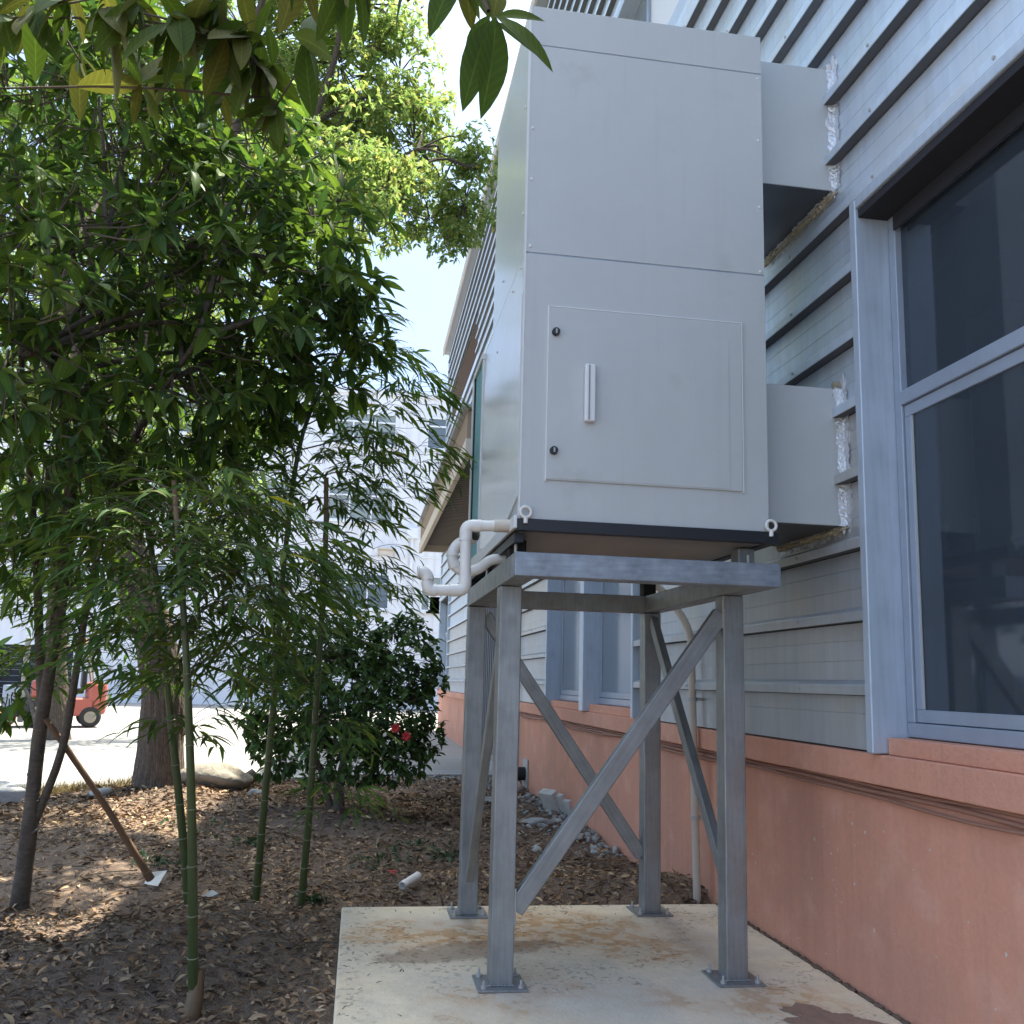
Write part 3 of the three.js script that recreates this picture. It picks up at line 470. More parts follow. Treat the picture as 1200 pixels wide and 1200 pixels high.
  // canopy over the door: sheet roof, fascia boards, ribbed soffit
  {
    const c = obj('canopy', box(0.20, 1.56, 4.30, 4.62, -13.4, -5.2), M.soffit, bld); c.userData.label = 'brown canopy with a pale edge strip jutting out beyond the cooler';
    obj('edge_strip', box(0.13, 0.20, 4.10, 4.30, -13.46, -5.1, 0.006), M.beige, c); obj('end_strip', box(0.20, 1.55, 4.14, 4.29, -13.46, -13.41, 0.006), M.beige, c);
    for (let i = 0; i < 55; i++) { const z = -13.4 + i * 0.15; obj('fascia_board', box(0.15, 0.199, 4.305, 4.66, z, z + 0.12), M.canopyBoard, c); }
    for (let i = 0; i < 62; i++) { const z = -13.3 + i * 0.131; obj('soffit_rib', box(0.21, 1.55, 4.265, 4.299, z, z + 0.06), M.soffit, c); }
    obj('roof_sheet', box(0.08, 1.56, 4.67, 4.70, -13.5, -5.05), M.roofSheet, c);
  }
}
// cables along the underside of the band
{
  const L = ['upper brown cable clipped right under the pink ledge', 'middle brown cable sagging between its clips under the ledge', 'lowest brown cable on the pink wall, drooping a little'];
  [[1.038, 0.004, 0.3, 0.011], [1.014, 0.008, 1.1, 0.012], [0.992, 0.013, 2.3, 0.009]].forEach(([y, a, ph, r], i) => {
    const pts = []; for (let z = -9.3; z <= 5.2; z += 0.25) pts.push(V(1.607 - 0.008 * i - 0.004 * Math.sin(z * 3 + ph), y + a * Math.sin(z * 1.9 + ph) + 0.006 * Math.sin(z * 4.3 + ph * 2), z));
    const c = solo('wall_cable', new THREE.TubeGeometry(new THREE.CatmullRomCurve3(pts), 260, r, 7), M.cable, L[i], 'cable', [1.6, y, -3], 'cables along the pink wall', true);
    for (let z = -8.9 + i * 0.3; z < 5; z += 1.15) obj('clip', box(1.575 - 0.004 * i, 1.62, y - 0.016, y + 0.018, z, z + 0.012), M.cable, c);
  });
}
// flecks where the paint has chipped off the plinth
{
  const r = rngOf(77), g = [];
  for (let i = 0; i < 34; i++) { const z = i < 14 ? 0.15 + 0.35 * r() : -0.9 + 2.6 * r(), y = i < 14 ? 0.32 + 0.55 * (1 - i / 14) + 0.05 * r() : 0.08 + 0.8 * r(), s = 0.0035 + 0.007 * r() * r(); g.push(blob(1.6195, y, z, 0.0015, s * (0.7 + r()), s, 900 + i, 0.3, 1)); }
  const o = obj('paint_chip', g, M.chip, bld); o.userData.kind = 'stuff';
}
// things seen through the dark window
{
  const rod = (y0, y1, z, label) => solo('hanging_rod', [cyl(V(2.2, y0, z), V(2.2, y1, z), 0.016, 0.016, 10), cyl(V(2.2, (y0 + y1) / 2 - 0.006, z), V(2.2, (y0 + y1) / 2 + 0.006, z), 0.021, 0.021, 10), cyl(V(2.2, y1, z), V(2.2, y1 + 1.4, z), 0.003, 0.003, 5)], M.brass, label, 'rod', [2.2, y0, z]);
  rod(2.285, 2.428, 0.521, 'left and lower of two short brass rods behind the dark glass'); rod(2.236, 2.421, 0.772, 'right and longer of two short brass rods behind the dark glass');
  const s = new THREE.Shape([[0, 0], [0.055, 0], [0.06, 0.24], [0.035, 0.31], [-0.005, 0.245], [0.004, 0.225]].map(p => new THREE.Vector2(...p)));
  solo('pointed_slat', new THREE.ExtrudeGeometry(s, { depth: 0.02, bevelEnabled: true, bevelSize: 0.002, bevelThickness: 0.002, bevelSegments: 1 }).rotateY(Math.PI / 2).translate(2.2, 1.35, 0.80), M.paleBoard, 'pale pointed slat standing behind the lower window pane', 'slat', [2.2, 1.35, 0.77]);
  const s2 = new THREE.Shape([[0, 0], [0.14, 0], [0.13, 0.07], [0.08, 0.09], [0.06, 0.2], [0.045, 0.21], [0.03, 0.08]].map(p => new THREE.Vector2(...p)));
  solo('copper_piece', new THREE.ExtrudeGeometry(s2, { depth: 0.03, bevelEnabled: true, bevelSize: 0.002, bevelThickness: 0.002, bevelSegments: 1 }).rotateY(Math.PI / 2).translate(2.25, 1.35, 0.98), M.copperBoard, 'copper-brown pointed piece beside the slat in the window', 'ornament', [2.25, 1.35, 0.9]);
  solo('window_shelf', [box(1.88, 2.5, 1.30, 1.348, 0.1, 4.5, 0.006), box(2.40, 2.46, 0.1, 1.298, 0.2, 0.26), box(2.40, 2.46, 0.1, 1.298, 4.3, 4.36)], M.interior, 'dark shelf inside the factory under the large window', 'shelf', [2.2, 0.1, 2.3]);
}
// white vent pipe that climbs the wall behind the stand
{
  const t = thing('downpipe', 'off-white plastic pipe climbing the pink wall behind the stand', 'pipe', [1.52, 0, -1.46]);
  obj('pipe', new THREE.TubeGeometry(roundPath([V(1.515, -0.06, -1.46), V(1.515, 1.95, -1.56), V(1.3, 2.32, -1.75), V(0.9, 2.33, -1.75)], 0.16), 60, 0.028, 12), M.pvcOld, t, true);
  for (const y of [0.55, 1.4]) obj('bracket', [cyl(V(1.515, y, -1.46 - y * 0.05), V(1.515, y + 0.03, -1.46 - y * 0.05), 0.034, 0.034, 12), box(1.53, 1.60, y + 0.005, y + 0.025, -1.475 - y * 0.05, -1.445 - y * 0.05)], M.steelOld, t);
}
// black drain stub in the foot of the wall
{
  const t = thing('drain_stub', 'black drain pipe stub with a flange at the foot of the pink wall', 'pipe', [1.5, 0, -8.75]);
  obj('pipe', [cyl(V(1.62, 0.14, -8.75), V(1.28, 0.13, -8.75), 0.1, 0.1, 18), cyl(V(1.3, 0.13, -8.75), V(1.255, 0.13, -8.75), 0.116, 0.116, 18)], M.rubber, t);
  obj('flange', [box(1.595, 1.617, -0.06, 0.36, -8.93, -8.57, 0.006)], M.steelOld, t);
}

// ================================================================ AIR COOLER
const cool = thing('evaporative_air_cooler', 'tall grey sheet-metal air cooler cabinet standing on the steel frame', 'air cooler', [0.4, 2.22, -0.1]);
{
  const xl = -0.237, xr = 1.045, zf = 0.77, zb = -1.19, zu = -0.36, y0 = 2.285, ys = 3.655, y1 = 5.044;
  obj('lower_cabinet', box(xl + 0.006, xr, y0, ys - 0.003, zb, zf - 0.006, 0.006), M.paint, cool);
  obj('upper_cabinet', box(xl + 0.006, xr, ys, y1, zu, zf - 0.006, 0.006), M.paint, cool);
  obj('front_panel', box(xl + 0.002, xr, y0 + 0.002, ys - 0.004, zf - 0.009, zf, 0.002), M.paint, cool);
  obj('front_panel', box(xl + 0.002, xr, ys + 0.004, 4.815, zf - 0.009, zf, 0.002), M.paint, cool);
  obj('front_panel', box(xl + 0.002, xr, 4.822, y1 - 0.002, zf - 0.009, zf, 0.002), M.paint, cool);
  obj('corner_angle', box(xl - 0.001, xl + 0.006, y0, y1, zf - 0.035, zf + 0.002, 0.001), M.whiteMetal, cool);
  obj('seam', [box(xl + 0.01, xr - 0.004, ys - 0.004, ys + 0.004, zf - 0.0075, zf - 0.0035), box(xl + 0.01, xr - 0.004, 4.815, 4.822, zf - 0.0075, zf - 0.0035)], M.frame, cool);
  // left side sheets: the one near the corner has its lower back corner cut off
  const cut = new THREE.Shape([[zf - 0.05, y0 + 0.12], [zf - 0.05, ys - 0.2], [-0.70, ys - 0.2], [-0.70, y0 + 0.02], [0.28, y0 + 0.02]].map(p => new THREE.Vector2(...p)));
  const side = (sh, d, m, n) => obj(n, new THREE.ExtrudeGeometry(sh, { depth: d, bevelEnabled: true, bevelSize: 0.001, bevelThickness: 0.001, bevelSegments: 1 }).applyMatrix4(new THREE.Matrix4().set(0, 0, -1, xl + 0.006, 0, 1, 0, 0, 1, 0, 0, 0, 0, 0, 0, 1)), m, cool);
  side(cut, 0.008, M.paintSide, 'side_panel');
  const up = new THREE.Shape([[zf - 0.04, ys + 0.01], [zf - 0.04, y1 - 0.01], [zu + 0.01, y1 - 0.01], [zu + 0.01, ys + 0.01]].map(p => new THREE.Vector2(...p))); side(up, 0.004, M.paintSide, 'side_panel');
  const strip = new THREE.Shape([[zf - 0.04, ys - 0.196], [zf - 0.04, ys + 0.006], [-0.70, ys + 0.006], [-0.70, ys - 0.196]].map(p => new THREE.Vector2(...p))); side(strip, 0.004, M.paintSide, 'side_panel');
  // wet pad in its opening
  const pf = obj('pad_frame', [box(xl - 0.02, xl + 0.02, y0 - 0.01, ys, zb - 0.01, zb + 0.055, 0.004), box(xl - 0.02, xl + 0.02, ys - 0.03, ys + 0.012, zb + 0.056, -0.70, 0.004), box(xl - 0.02, xl + 0.02, y0 - 0.03, y0 + 0.03, zb + 0.056, -0.70, 0.004), box(xl - 0.012, xl + 0.02, y0 + 0.031, ys - 0.031, -0.735, -0.702, 0.004)], M.whiteMetal, cool);
  obj('cooling_pad', box(xl - 0.004, xl + 0.03, y0 + 0.031, ys - 0.031, zb + 0.085, -0.738), M.pad, cool);
  obj('gasket', box(xl - 0.014, xl + 0.03, y0 + 0.031, ys - 0.031, zb + 0.056, zb + 0.084), M.black, cool);
  // rivets
  const rv = (x, y, z, sd) => obj('rivet', sd ? new THREE.SphereGeometry(0.0085, 8, 6).scale(0.5, 1, 1).translate(x, y, z) : new THREE.SphereGeometry(0.0085, 8, 6).scale(1, 1, 0.5).translate(x, y, z), M.whiteMetal, cool);
  for (const y of [4.789, 4.423, 4.039, 3.676]) rv(1.022, y, zf + 0.001); for (const y of [4.34, 4.055, 3.69]) rv(-0.212, y, zf + 0.001);
  for (const [y, z] of [[3.9, 0.70], [3.83, 0.05], [3.6, 0.42], [3.45, -0.1], [3.62, 0.66], [2.36, 0.1], [2.33, -0.6], [4.5, 0.7]]) rv(xl - 0.004, y, z, 1);
  // access door: folded tray with a second plate, two quarter-turn locks and a grip
  const door = obj('access_door', [box(-0.108, 0.906, 2.484, 3.373, zf + 0.0005, zf + 0.010, 0.003)], M.paint, cool);
  obj('door_plate', [box(-0.1, 0.836, 2.492, 3.276, zf + 0.0102, zf + 0.0125, 0.001)], M.paint, door);
  obj('edge_lip', [box(-0.114, -0.108, 2.476, 3.381, zf + 0.0005, zf + 0.010), box(-0.107, 0.912, 3.3735, 3.379, zf + 0.0005, zf + 0.010), box(0.9065, 0.912, 2.476, 3.3733, zf + 0.0005, zf + 0.010)], M.whiteMetal, door);
  for (const y of [3.238, 2.629]) { const l = obj('lock', cyl(V(-0.074, y, zf + 0.016), V(-0.074, y, zf + 0.034), 0.021, 0.019, 16), M.black, door); obj('lock_slot', box(-0.078, -0.070, y - 0.011, y + 0.011, zf + 0.0335, zf + 0.036), M.steelOld, l); }
  const h = obj('grip', [box(0.074, 0.128, 2.782, 3.078, zf + 0.017, zf + 0.048, 0.008)], M.whiteMetal, door); obj('finger_slot', box(0.090, 0.098, 2.79, 3.07, zf + 0.0475, zf + 0.0495), M.galv, h);
  // base tray of black angle, its pan, lifting eyes and feet
  obj('base_tray', [box(-0.245, 1.09, 2.226, 2.284, zf - 0.03, zf + 0.014, 0.003), box(-0.245, -0.20, 2.18, 2.226, zb, zf - 0.06), box(1.03, 1.09, 2.226, 2.284, zb, zf - 0.031, 0.003), box(-0.2, 1.03, 2.226, 2.284, zb, zb + 0.04)], M.black, cool);
  obj('side_angle', box(-0.262, -0.246, 2.236, 2.30, zb, zf + 0.014, 0.003), M.whiteMetal, cool);
  obj('pan', box(-0.198, 1.028, 2.232, 2.262, zb + 0.042, zf - 0.032), M.underside, cool);
  obj('pan_rib', [box(-0.19, 1.02, 2.19, 2.23, -0.2, -0.14), box(-0.19, 1.02, 2.19, 2.23, -0.85, -0.79)], M.black, cool);
  for (const x of [-0.206, 1.046]) obj('lifting_eye', [new THREE.TorusGeometry(0.026, 0.008, 8, 20).translate(x, 2.315, zf + 0.022), cyl(V(x, 2.26, zf + 0.022), V(x, 2.292, zf + 0.022), 0.011, 0.011, 8)], M.pvc, cool);
  for (const [x, z, w] of [[-0.19, 0.45, 0], [-0.19, -1.12, 0], [1.03, -1.12, 0], [1.0, 0.55, 1]]) obj('foot', box(x - 0.045, x + 0.045, 2.1262, 2.2255, z - 0.05, z + 0.05, 0.006), w ? M.galv : M.rubber, cool);
  for (const [x, z] of [[-0.222, 0.62], [-0.222, 0.2], [-0.222, -0.4], [0.98, 0.66]]) obj('bolt', cyl(V(x, 2.10, z), V(x, 2.18, z), 0.009, 0.009, 6), M.steelOld, cool);
  // two ducts into the wall, taped and foamed round the opening
  const r = rngOf(99);
  function duct(ya, yb, za, zb2, name) {
    const d = obj(name, box(xr + 0.001, 1.66, ya, yb, za, zb2, 0.004), M.paint, cool);
    obj('flange', box(xr + 0.0005, xr + 0.012, ya - 0.002, yb + 0.002, za, zb2 + 0.008, 0.002), M.paint, d);
    const tape = (a, b, dir) => {                       // crumpled foil tape from a to b lying half on the duct, half on the wall
      const n = Math.max(6, Math.round(a.distanceTo(b) / 0.018)), pos = [], idx = [];
      for (let i = 0; i <= n; i++) { const p = a.clone().lerp(b, i / n), j = () => (r() - 0.5) * 0.02; const w1 = 0.03 + 0.02 * r(), w2 = 0.02 + 0.025 * r();
        [p.clone().add(V(-w1, 0, 0)).addScaledVector(dir, 0.002), p.clone().add(V(-0.012 + 0.3 * j(), j() * 0.4, 0)).addScaledVector(dir, 0.008 + 0.006 * r()), p.clone().add(V(-0.005, 0, 0)).addScaledVector(dir, 0.016 + 0.012 * r()), p.clone().add(V(-0.003 - 0.006 * r(), 0, 0)).addScaledVector(dir, 0.022 + w2)].forEach(q => pos.push(q.x, q.y, q.z)); 
        if (i < n) for (let k = 0; k < 3; k++) { const m = i * 4 + k; idx.push(m, m + 4, m + 1, m + 1, m + 4, m + 5); } }
      const g = new THREE.BufferGeometry(); g.setAttribute('position', new THREE.Float32BufferAttribute(pos, 3)); g.setIndex(idx); return g.toNonIndexed();
    };
    const X = FACE + 0.001, g1 = tape(V(X, ya, zb2), V(X, yb, zb2), V(0, 0, 1)), g2 = tape(V(X, ya, za), V(X, ya, zb2), V(0, -1, 0)); [g1, g2].forEach(g => g.computeVertexNormals());
    obj('foil_tape', [g1, g2], M.foil, d);
    const smear = [], foam = [];                        // white filler wiped over the joint, brown foam squeezed out below
    for (let i = 0; i < 70; i++) { const y = lerp(ya - 0.01, yb + 0.01, r()), a = 0.5 + 0.5 * Math.sin(y * 21 + ya * 5), b = 0.5 + 0.5 * Math.sin(y * 15 + 2);
      smear.push(blob(X - 0.012 - 0.016 * a * r(), y, zb2 + 0.0005, 0.010 + 0.018 * a * r(), 0.02 + 0.03 * r(), 0.0022 + 0.002 * r(), 800 + i, 0.3, 1), blob(X - 0.0005, y, zb2 + 0.028 + 0.02 * b * r(), 0.0025, 0.018 + 0.028 * r(), 0.008 + 0.014 * b * r(), 900 + i, 0.3, 1)); }
    for (let i = 0; i < 46; i++) { const t = i / 45, q = Math.sin(t * 17) * 0.5 + 0.5; foam.push(blob(X - 0.010 - 0.008 * r(), ya - 0.012 - 0.012 * r(), lerp(za, zb2, t), 0.012 + 0.010 * q, 0.010 + 0.010 * q * r(), 0.02 + 0.018 * r(), 650 + i, 0.35, 2)); }
    foam.push(blob(X - 0.006, yb + 0.03, zb2 - 0.055, 0.016, 0.035, 0.05, 700, 0.35, 3)); smear.push(blob(X - 0.004, yb + 0.03, zb2 + 0.01, 0.008, 0.04, 0.03, 701, 0.35, 3));
    obj('filler', smear.map(g => g.toNonIndexed()), M.filler, d).userData.kind = 'stuff'; obj('sealant', foam.map(g => g.toNonIndexed()), M.foam, d).userData.kind = 'stuff';
    obj('underside_shade', box(xr + 0.013, 1.585, ya - 0.003, ya - 0.0005, za + 0.004, zb2 - 0.004), M.ductShade, d);  // thin dark sheet added so the duct underside looks shaded
  }
  duct(4.32, 5.076, -0.33, 0.555, 'upper_duct'); duct(2.381, 3.146, -0.2, 0.555, 'lower_duct');
}

// ================================================================ STEEL STAND
const stand = thing('steel_stand', 'galvanised steel frame with crossed braces carrying the air cooler', 'stand', [0.43, 0, -0.2]);
{
  const w = 0.059, LX = [-0.189, 1.045], LZ = [0.263, -1.11], top = 2.006;
  const leg = (x, z) => {
    const l = obj('leg', box(x - w, x + w, 0.012, top, z - w, z + w, 0.007), M.galv, stand);
    const p = obj('base_plate', box(x - 0.125, x + 0.125, 0.0015, 0.0118, z - 0.125, z + 0.125, 0.002), M.galv, l);
    for (const [a, b] of [[1, 1], [1, -1], [-1, 1], [-1, -1]]) obj('anchor_bolt', [cyl(V(x + a * 0.093, 0.012, z + b * 0.093), V(x + a * 0.093, 0.026, z + b * 0.093), 0.016, 0.016, 6), cyl(V(x + a * 0.093, 0.026, z + b * 0.093), V(x + a * 0.093, 0.05, z + b * 0.093), 0.007, 0.007, 8)], M.steelOld, l);
    const r = rngOf(Math.round(x * 100 + z * 1000)); obj('weld', Array.from({ length: 10 }, (_, i) => blob(x - w + i * w * 0.22, 0.016, z + w + 0.004, 0.009, 0.006, 0.007, i + 50, 0.3, 1)), M.galv, l);
  };
  for (const x of LX) for (const z of LZ) leg(x, z);
  const bm = (x0, x1, z0, z1, m = M.galv, y0 = 2.008, y1 = 2.125) => obj('beam', box(x0, x1, y0, y1, z0, z1, 0.005), m, stand);
  bm(-0.249, 1.105, 0.652, 0.77, M.galvBeam); bm(-0.249, 1.105, -1.17, -1.052);
  bm(-0.249, -0.131, -1.05, 0.65); bm(0.987, 1.105, -1.05, 0.65);
  const br = (a, b, wd, t, s) => obj('brace', beam(a, b, wd, t, 0.006, s), M.galv, stand, true);
  br(V(-0.128, 0.365, 0.29), V(0.984, 1.905, 0.29), 0.092, 0.05, V(1, 0, 0));
  br(V(-0.128, 1.95, -1.11), V(0.984, 0.365, -1.11), 0.085, 0.05, V(1, 0, 0));
  br(V(-0.19, 0.24, -1.05), V(-0.19, 1.96, 0.203), 0.075, 0.05, V(0, 0, 1));
  br(V(1.045, 1.96, -1.05), V(1.045, 0.46, 0.203), 0.075, 0.05, V(0, 0, 1));
  const r = rngOf(8), wl = []; for (let i = 0; i < 16; i++) wl.push(blob(-0.128, 0.30 + i * 0.011, 0.316 + 0.002 * r(), 0.006, 0.007, 0.006, 40 + i, 0.3, 1)); for (let i = 0; i < 14; i++) wl.push(blob(0.986, 1.83 + i * 0.011, 0.316, 0.006, 0.007, 0.006, 70 + i, 0.3, 1));
  obj('weld', wl, M.steelOld, stand);
}
// overflow pipes on the left of the cooler
{
  const t = thing('overflow_pipe', 'white plastic overflow pipe with elbows turning down from the cooler', 'pipe', [-0.45, 1.93, 0.62], 'white drain pipes at the cooler');
  const pts = [V(-0.24, 2.27, 0.64), V(-0.475, 2.262, 0.62), V(-0.47, 1.942, 0.62), V(-0.652, 1.934, 0.62), V(-0.655, 2.018, 0.62), V(-0.70, 2.022, 0.62)];
  const path = new THREE.CurvePath(); const rp = roundPath(pts, 0.035);
  obj('pipe', new THREE.TubeGeometry(rp, 140, 0.0275, 14), M.pvc, t, true);
  for (let i = 1; i < 5; i++) { const u = V().subVectors(pts[i - 1], pts[i]).normalize(), w = V().subVectors(pts[i + 1], pts[i]).normalize(), L = Math.min(0.075, pts[i].distanceTo(pts[i + 1]) * 0.48, pts[i].distanceTo(pts[i - 1]) * 0.48);
    obj('elbow', new THREE.TubeGeometry(roundPath([pts[i].clone().addScaledVector(u, L), pts[i], pts[i].clone().addScaledVector(w, L)], 0.035), 18, 0.0315, 14), M.pvc, t, true); }
  obj('socket', cyl(V(-0.24, 2.27, 0.64), V(-0.335, 2.267, 0.632), 0.0325, 0.0325, 16), M.pvcOld, t);
  obj('mouth', new THREE.TorusGeometry(0.028, 0.005, 6, 16).rotateY(Math.PI / 2).translate(-0.702, 2.022, 0.62), M.pvc, t);
  const t2 = thing('drain_pipe', 'second white pipe curling up from under the cooler behind the overflow pipe', 'pipe', [-0.42, 1.97, 0.2], 'white drain pipes at the cooler');
  obj('pipe', new THREE.TubeGeometry(new THREE.CatmullRomCurve3([V(-0.1, 2.162, 0.2), V(-0.28, 2.155, 0.2), V(-0.36, 2.10, 0.2), V(-0.43, 2.085, 0.2), V(-0.485, 2.12, 0.2), V(-0.497, 2.18, 0.2), V(-0.465, 2.235, 0.2), V(-0.41, 2.25, 0.25), V(-0.40, 2.255, 0.4)]), 80, 0.029, 12), M.pvc, t2, true);
  obj('collar', [cyl(V(-0.478, 2.108, 0.2), V(-0.490, 2.13, 0.2), 0.034, 0.034, 14), cyl(V(-0.497, 2.165, 0.2), V(-0.496, 2.19, 0.2), 0.034, 0.034, 14)], M.pvc, t2);
}

// ================================================================ SMALL THINGS ON THE GROUND
{
  const rs = rngOf(31);
  const off = solo('pipe_offcut', (() => { const a = V(-0.57, 0.0, -1.98), b = V(-0.46, 0.035, -2.11), g = new THREE.LatheGeometry([[0.026, 0], [0.032, 0], [0.032, 0.2], [0.026, 0.2], [0.026, 0]].map(p => new THREE.Vector2(...p)), 18); g.applyQuaternion(new THREE.Quaternion().setFromUnitVectors(V(0, 1, 0), b.clone().sub(a).normalize())); return g.translate(a.x, a.y - 0.01, a.z); })(), M.pvc, 'short white plastic pipe offcut lying on the soil behind the slab', 'pipe', [-0.53, -0.03, -2.04]);
  const blk = (x, y, z, ry, rz, sx, sy, sz, label) => { const g = new RoundedBoxGeometry(sx, sy, sz, 2, 0.012).rotateZ(rz).rotateY(ry).translate(x, y, z); return solo('concrete_block', g, M.block, label, 'block', [x, y - 0.1, z], 'pale blocks dumped by the wall'); };
  blk(1.43, 0.075, -6.05, 0.55, 0.5, 0.11, 0.30, 0.24, 'leftmost pale block leaning by the pink wall'); blk(1.515, 0.06, -6.0, 0.5, 0.42, 0.075, 0.26, 0.22, 'grey block leaning between the other two by the wall'); blk(1.585, 0.03, -5.9, 0.45, 0.3, 0.06, 0.2, 0.2, 'small block nearest the pink wall in the leaning stack');
  solo('round_stone', blob(1.35, -0.02, -8.3, 0.11, 0.1, 0.1, 3, 0.12, 3), M.block, 'rounded pale stone below the black drain pipe', 'stone', [1.35, -0.1, -8.3]);
  // rubble strip at the foot of the wall, joined: nobody would count it
  const geo = blob(0, 0, 0, 1, 0.7, 0.9, 21, 0.3, 1), n = 900, im = new THREE.InstancedMesh(geo, M.rubble, n), q = new THREE.Quaternion(), m = new THREE.Matrix4(), c = new THREE.Color();
  for (let i = 0; i < n; i++) {
    const far = i < 330, x = far ? lerp(-1.2, 1.6, rs()) : 1.6 - 1.25 * rs() * rs(), z = far ? -9.9 + 1.6 * rs() * rs() : lerp(-9.6, -3.6, rs()), s = 0.012 + 0.05 * rs() * rs() * rs() + 0.012 * rs();
    q.setFromEuler(new THREE.Euler(rs() * 6, rs() * 6, rs() * 6)); m.compose(V(x, soilY(x, z) + s * 0.25, z), q, V(s, s, s)); im.setMatrixAt(i, m); const k = 0.6 + 0.7 * rs(); c.setRGB(k, k, k * 0.97); im.setColorAt(i, c);
  }
  im.name = 'gravel'; im.userData = { label: 'grey rubble and gravel along the foot of the pink wall', category: 'gravel', kind: 'stuff' }; im.castShadow = im.receiveShadow = true; scene.add(im);
  // few flat slabs of broken mortar by the wall
  for (const [x, z, s, l] of [[1.1, -5.2, 0.16, 'flat grey mortar lump nearest the wall blocks'], [0.75, -6.9, 0.2, 'flat grey mortar lump between the road edge and the blocks'], [1.3, -4.3, 0.12, 'flat grey mortar lump closest to the leaf heap']]) solo('mortar_lump', blob(x, soilY(x, z) + 0.02, z, s, 0.045, s * 0.8, Math.round(z * 10) + 200, 0.3, 2), M.rubble, l, 'rubble', [x, soilY(x, z), z]);
  // pale sack and log at the tree
  const sg = blob(-2.78, soilY(-2.78, -7.3) + 0.10, -7.3, 0.46, 0.17, 0.28, 13, 0.2, 4); { const p = sg.attributes.position; for (let i = 0; i < p.count; i++) { const x = p.getX(i), y = p.getY(i), z = p.getZ(i), k = 1 + 0.06 * Math.sin(x * 19 + y * 23) * Math.sin(z * 17 + x * 9) + 0.03 * Math.sin(x * 41 + z * 37); p.setY(i, soilY(x, z) + (y - soilY(x, z)) * k); p.setX(i, -2.78 + (x + 2.78) * k); } sg.computeVertexNormals(); }
  solo('sack', sg, M.sack, 'dusty grey sack slumped on the soil right of the rough trunk', 'sack', [-2.78, -0.05, -7.3]);
  solo('log', limb([[-2.48, 0.0, -7.45], [-2.40, 0.10, -7.55], [-2.27, 0.20, -7.62]], 0.10, 0.085, 10, 12, 0.06, 5), M.barkSmooth, 'short sawn log propped on the end of the sack', 'log', [-2.4, -0.05, -7.5], undefined, true);
  for (const [x, z, s, l] of [[-2.2, -7.0, 0.09, 'small dark stone in front of the propped log'], [-3.95, -6.65, 0.12, 'dark stone left of the rough trunk base']]) solo('stone', blob(x, soilY(x, z) + 0.03, z, s, s * 0.6, s * 0.8, 31 + Math.round(s * 100), 0.25, 2), M.rubble, l, 'stone', [x, soilY(x, z), z]);
  // kerb end block at the left edge
  const kb = new RoundedBoxGeometry(0.42, 0.24, 1.0, 2, 0.03).rotateY(0.55).translate(-5.15, 0.0, -6.75); solo('kerb_block', kb, M.kerb, 'loose concrete kerb block at the left edge of the bed', 'block', [-5.15, -0.1, -6.75]);
  // hoe leaning on the tree: shaft, collar, blade
  const hoe = thing('garden_hoe', 'hoe with a brown wooden shaft leaning on the forked tree', 'hoe', [-2.36, -0.03, -2.12]);
  const ha = V(-3.02, 1.18, -1.50), hb = V(-2.39, 0.03, -2.10);
  obj('handle', limb([ha, ha.clone().lerp(hb, 0.5).add(V(0.01, 0.01, 0)), hb], 0.019, 0.026, 14, 9, 0.04, 3), M.handle, hoe, true);
  const hd = hb.clone().sub(ha).normalize(); obj('collar', cyl(hb.clone().addScaledVector(hd, -0.06), hb.clone().addScaledVector(hd, 0.012), 0.031, 0.031, 12), M.handle, hoe);
  const bq = [V(-2.445, -0.035, -2.20), V(-2.43, 0.035, -2.25), V(-2.305, 0.045, -2.27), V(-2.33, -0.03, -2.10)], bc = V(); bq.forEach(q => bc.addScaledVector(q, 0.25)); const bn = bq[1].clone().sub(bq[0]).cross(bq[3].clone().sub(bq[0])).normalize().multiplyScalar(0.003), bp = [];
  const P3 = (...q) => q.forEach(v => bp.push(v.x, v.y, v.z)), up4 = bq.map(q => q.clone().add(bn)), dn4 = bq.map(q => q.clone().sub(bn)); P3(up4[0], up4[1], up4[2], up4[0], up4[2], up4[3], dn4[0], dn4[2], dn4[1], dn4[0], dn4[3], dn4[2]); for (let k = 0; k < 4; k++) { const m = (k + 1) % 4; P3(up4[k], dn4[k], dn4[m], up4[k], dn4[m], up4[m]); }
  const bg = new THREE.BufferGeometry(); bg.setAttribute('position', new THREE.Float32BufferAttribute(bp, 3)); bg.computeVertexNormals(); obj('blade', bg, std([0.6, 0.58, 0.53], 0.5, 0.2), hoe);
  // bits of slate / offcuts and petals
  solo('stone_chip', [new RoundedBoxGeometry(0.09, 0.015, 0.13, 1, 0.004).rotateZ(0.3).rotateY(0.5).translate(-1.94, soilY(-1.94, -1.95) + 0.03, -1.95)], M.rubble, 'flat pale stone chip lying between two bamboo stems', 'stone', [-1.94, -0.06, -1.95]);
  const pet = (x, z, s, l, seed) => { const t = thing('fallen_flower', l, 'flower', [x, soilY(x, z) + 0.03, z], 'red fallen flowers on the soil'); const r = rngOf(seed); for (let i = 0; i < 5; i++) { const g = leafGeo(s, s * 0.8, 0.5, 0.7, 4); const d = V(Math.cos(i * 1.3 + r()), 0.5 + 0.3 * r(), Math.sin(i * 1.3 + r())); g.applyMatrix4(leafMatrix({ p: V(x, soilY(x, z) + 0.03, z), d, n: V(0, 1, 0), s: 1 })); obj('petal', g, M.petal, t, true); } };
  pet(-0.613, -2.77, 0.045, 'red camellia flower fallen on the soil behind the white offcut', 4);
}
